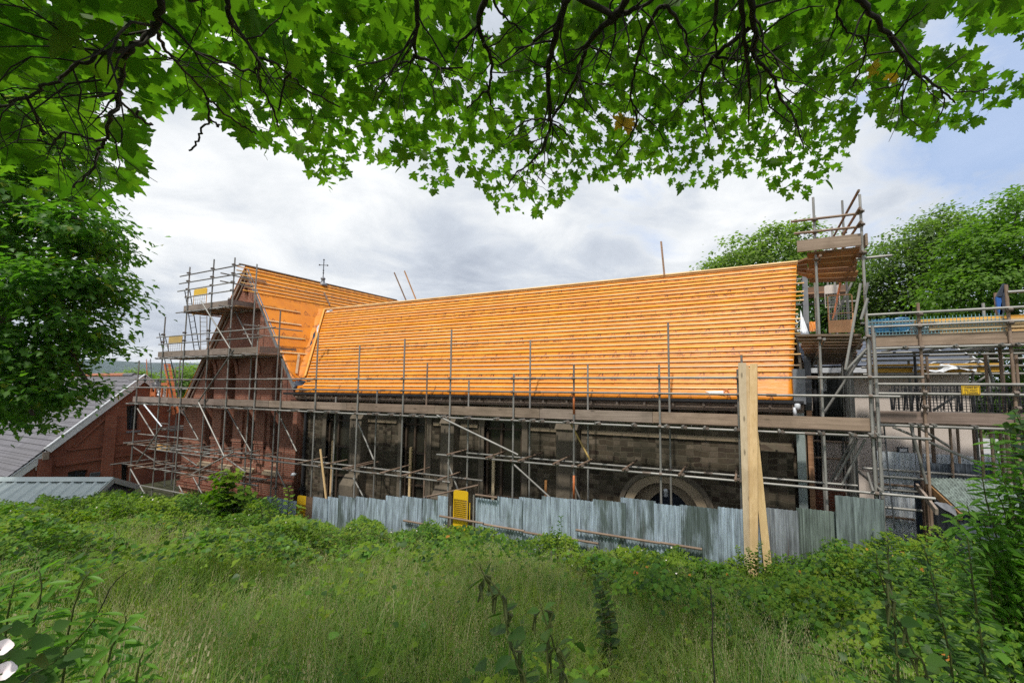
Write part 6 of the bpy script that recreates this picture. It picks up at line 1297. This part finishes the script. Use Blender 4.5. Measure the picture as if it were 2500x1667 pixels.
plant('sapling', 'leafy sapling growing against the corrugated fence in front of the brick gable', 'sapling', [[(560, 1235), (557, 1195), (553, 1150)], [(556, 1190), (575, 1165), (585, 1150)], [(556, 1195), (530, 1172), (520, 1160)], [(548, 1240), (535, 1205), (520, 1195)], [(565, 1240), (585, 1205), (600, 1190)], [(575, 1240), (600, 1215), (615, 1205)], [(540, 1240), (515, 1215), (500, 1205)]], NE_T, .17, 'leaf_bramble', 8.3, .034, 3, 1.0, .3, r=.010)
plant('bush', 'bush of bright leaves in front of the yellow gate top at the fence end', 'bush', [[(700, 1290), (702, 1250), (705, 1215), (703, 1190)], [(690, 1290), (680, 1240), (668, 1215)], [(715, 1290), (725, 1250), (735, 1235)], [(640, 1270), (636, 1235), (630, 1220)], [(660, 1270), (655, 1240), (648, 1215)]], NE_T, .13, 'leaf_bramble', 7.6, .05, 2, 1.0, .3, r=.008)
plant('weed', 'leafy weed sticking up before the fence below the orange banded tube', 'weed', [[(1362, 1330), (1366, 1290), (1370, 1258)], [(1360, 1330), (1352, 1300), (1345, 1285)]], NE_T, .075, 'leaf_bramble', 7.0, .045, 2, 1.0, .2, r=.005)
plant('weed', 'clump of leafy weeds hiding the feet of the leaning planks', 'weed', [[(1812, 1420), (1808, 1370), (1800, 1335)], [(1830, 1425), (1832, 1375), (1826, 1338)], [(1848, 1425), (1850, 1370), (1856, 1322)], [(1865, 1420), (1872, 1380), (1880, 1345)], [(1820, 1420), (1822, 1385), (1815, 1355)], [(1840, 1425), (1844, 1390), (1842, 1350)], [(1880, 1420), (1890, 1385), (1895, 1355)]], NE_T, .075, 'leaf_bramble', 6.6, .030, 3, 1.0, .25, r=.005)
plant('bindweed', 'column of dark heart leaved bindweed standing in the grass right of centre', 'bindweed', [[(1478, 1530), (1470, 1480), (1462, 1430), (1458, 1395)], [(1490, 1520), (1482, 1470), (1470, 1440)]], (OV_V, OV_F), .075, 'leaf_dark', 3.2, .030, 2, 1.0, .6, r=.004)
plant('willowherb', 'tall narrow leaved shoots at the right edge in front of the lean-to', 'shrub', [[(2490, 1400), (2470, 1250), (2440, 1130), (2425, 1075)], [(2520, 1400), (2500, 1220), (2475, 1110), (2465, 1040)], [(2470, 1420), (2430, 1300), (2400, 1180), (2405, 1130)], [(2540, 1400), (2520, 1200), (2498, 1100), (2490, 1010)], [(2440, 1430), (2400, 1330), (2370, 1260), (2360, 1230)], [(2530, 1380), (2505, 1300), (2480, 1200), (2440, 1180)], [(2420, 1440), (2390, 1350), (2350, 1290), (2330, 1265)], [(2500, 1450), (2470, 1330), (2450, 1240), (2430, 1200)], [(2560, 1420), (2540, 1280), (2510, 1180), (2480, 1130)], [(2460, 1470), (2440, 1380), (2415, 1310), (2400, 1270)], [(2550, 1500), (2520, 1390), (2490, 1290), (2470, 1240)], [(2380, 1460), (2355, 1390), (2320, 1340), (2300, 1310)], [(2500, 1520), (2480, 1440), (2450, 1370), (2440, 1330)]], (LA_V, LA_F), .17, 'leaf_lance', 3.0, .030, 2, 1.0, .35, r=.006)
plant('hazel_shoot', 'dark rounded leaf shoot reaching up at the right edge before the loading bay', 'shrub', [[(2520, 1150), (2500, 1060), (2480, 1010), (2470, 1000)], [(2520, 1120), (2490, 1050), (2455, 1045)]], (OV_V, OV_F), .085, 'leaf_dark', 2.6, .05, 2, 1.0, .4, r=.005)
plant('willowherb', 'dark lance leaved plant in the lower left corner', 'shrub', [[(150, 1700), (165, 1560), (190, 1450), (215, 1400)], [(60, 1700), (80, 1540), (100, 1440), (95, 1390)], [(250, 1700), (270, 1590), (300, 1530), (310, 1500)], [(0, 1650), (20, 1500), (35, 1420)], [(120, 1700), (130, 1620), (190, 1560), (240, 1500)], [(-60, 1640), (-20, 1480), (0, 1400)], [(330, 1720), (335, 1640), (350, 1590)]], (LA_V, LA_F), .115, 'leaf_lance', 1.45, .026, 2, 1.0, .25, r=.004)
bw = plant('bindweed', 'bindweed with two white trumpet flowers in the lower left corner', 'bindweed', [[(-40, 1720), (-10, 1640), (30, 1600), (80, 1560), (120, 1540)], [(20, 1740), (60, 1660), (110, 1630), (150, 1600)], [(-60, 1600), (-20, 1560), (30, 1530)]], (OV_V, OV_F), .075, 'leaf_dark', 1.25, .045, 2, 1.0, .4, r=.003)
for x, y, s in ((4, 1580, .021), (8, 1638, .024)):
    c = Vector(atD(x, y, 1.18)); ax = (-c).normalized() * .30 + Vector((.55, .1, .62)); ax.normalize(); o = ax.orthogonal().normalized(); o2 = ax.cross(o); v = []; f = []; nR, nA = 6, 20
    for i in range(nR):
        t = i / (nR - 1); rad = s * (.12 + .88 * t ** 2.2); dep = -s * .75 * (1 - t) + s * .12 * t ** 6
        for k in range(nA): a = 6.283 * k / nA; w_ = 1 + (.07 * math.cos(a * 5) * t); v.append(c + ax * (dep + s * .05 * math.sin(a * 5) * t) + (o * math.cos(a) + o2 * math.sin(a)) * rad * w_)
    f = [(i * nA + k, i * nA + (k + 1) % nA, (i + 1) * nA + (k + 1) % nA, (i + 1) * nA + k) for i in range(nR - 1) for k in range(nA)]
    put('trumpet_flower', mesh('trumpet_flower', v, f, True), M['flower_white'], bw)
for lab, L, D in (('thin dark dead stalk standing at lower right of the grass', [(1745, 1700), (1740, 1560), (1735, 1430)], 1.6), ('thin reddish dock stalk in the grass at left', [(386, 1480), (390, 1420), (392, 1345)], 4.5), ('leaning brown stalk in the left foreground', [(190, 1480), (270, 1435), (330, 1385)], 2.6)):
    o = MB().tube(refine([Vector((atD(*L[0], D)[0], atD(*L[0], D)[1], float(ground_z(atD(*L[0], D)[0], atD(*L[0], D)[1]))))] + [Vector(atD(x, y, D)) for x, y in L[1:]], 5, .004), [.004 - .0002 * i for i in range(11)][:11], 6).build('dead_stalk', M['bark'], smooth=True); tag(o, lab, 'stalk')

# ---------------------------------------------------------------- air: far hills fade to blue
hz = MB().box((-4800, -300, -9), (900, 4500, 160)); hzo = hz.build('haze', None)
m, g = newmat('haze_air'); v_ = g('ShaderNodeVolumePrincipled'); vn = g.last
vn.inputs['Color'].default_value = (.80, .88, 1.0, 1); vn.inputs['Density'].default_value = .00011; vn.inputs['Anisotropy'].default_value = .3
g('ShaderNodeOutputMaterial', Volume=v_); hzo.data.materials.append(m); tag(hzo, 'thin bluish air over the distant wooded hills', 'haze', kind='stuff')
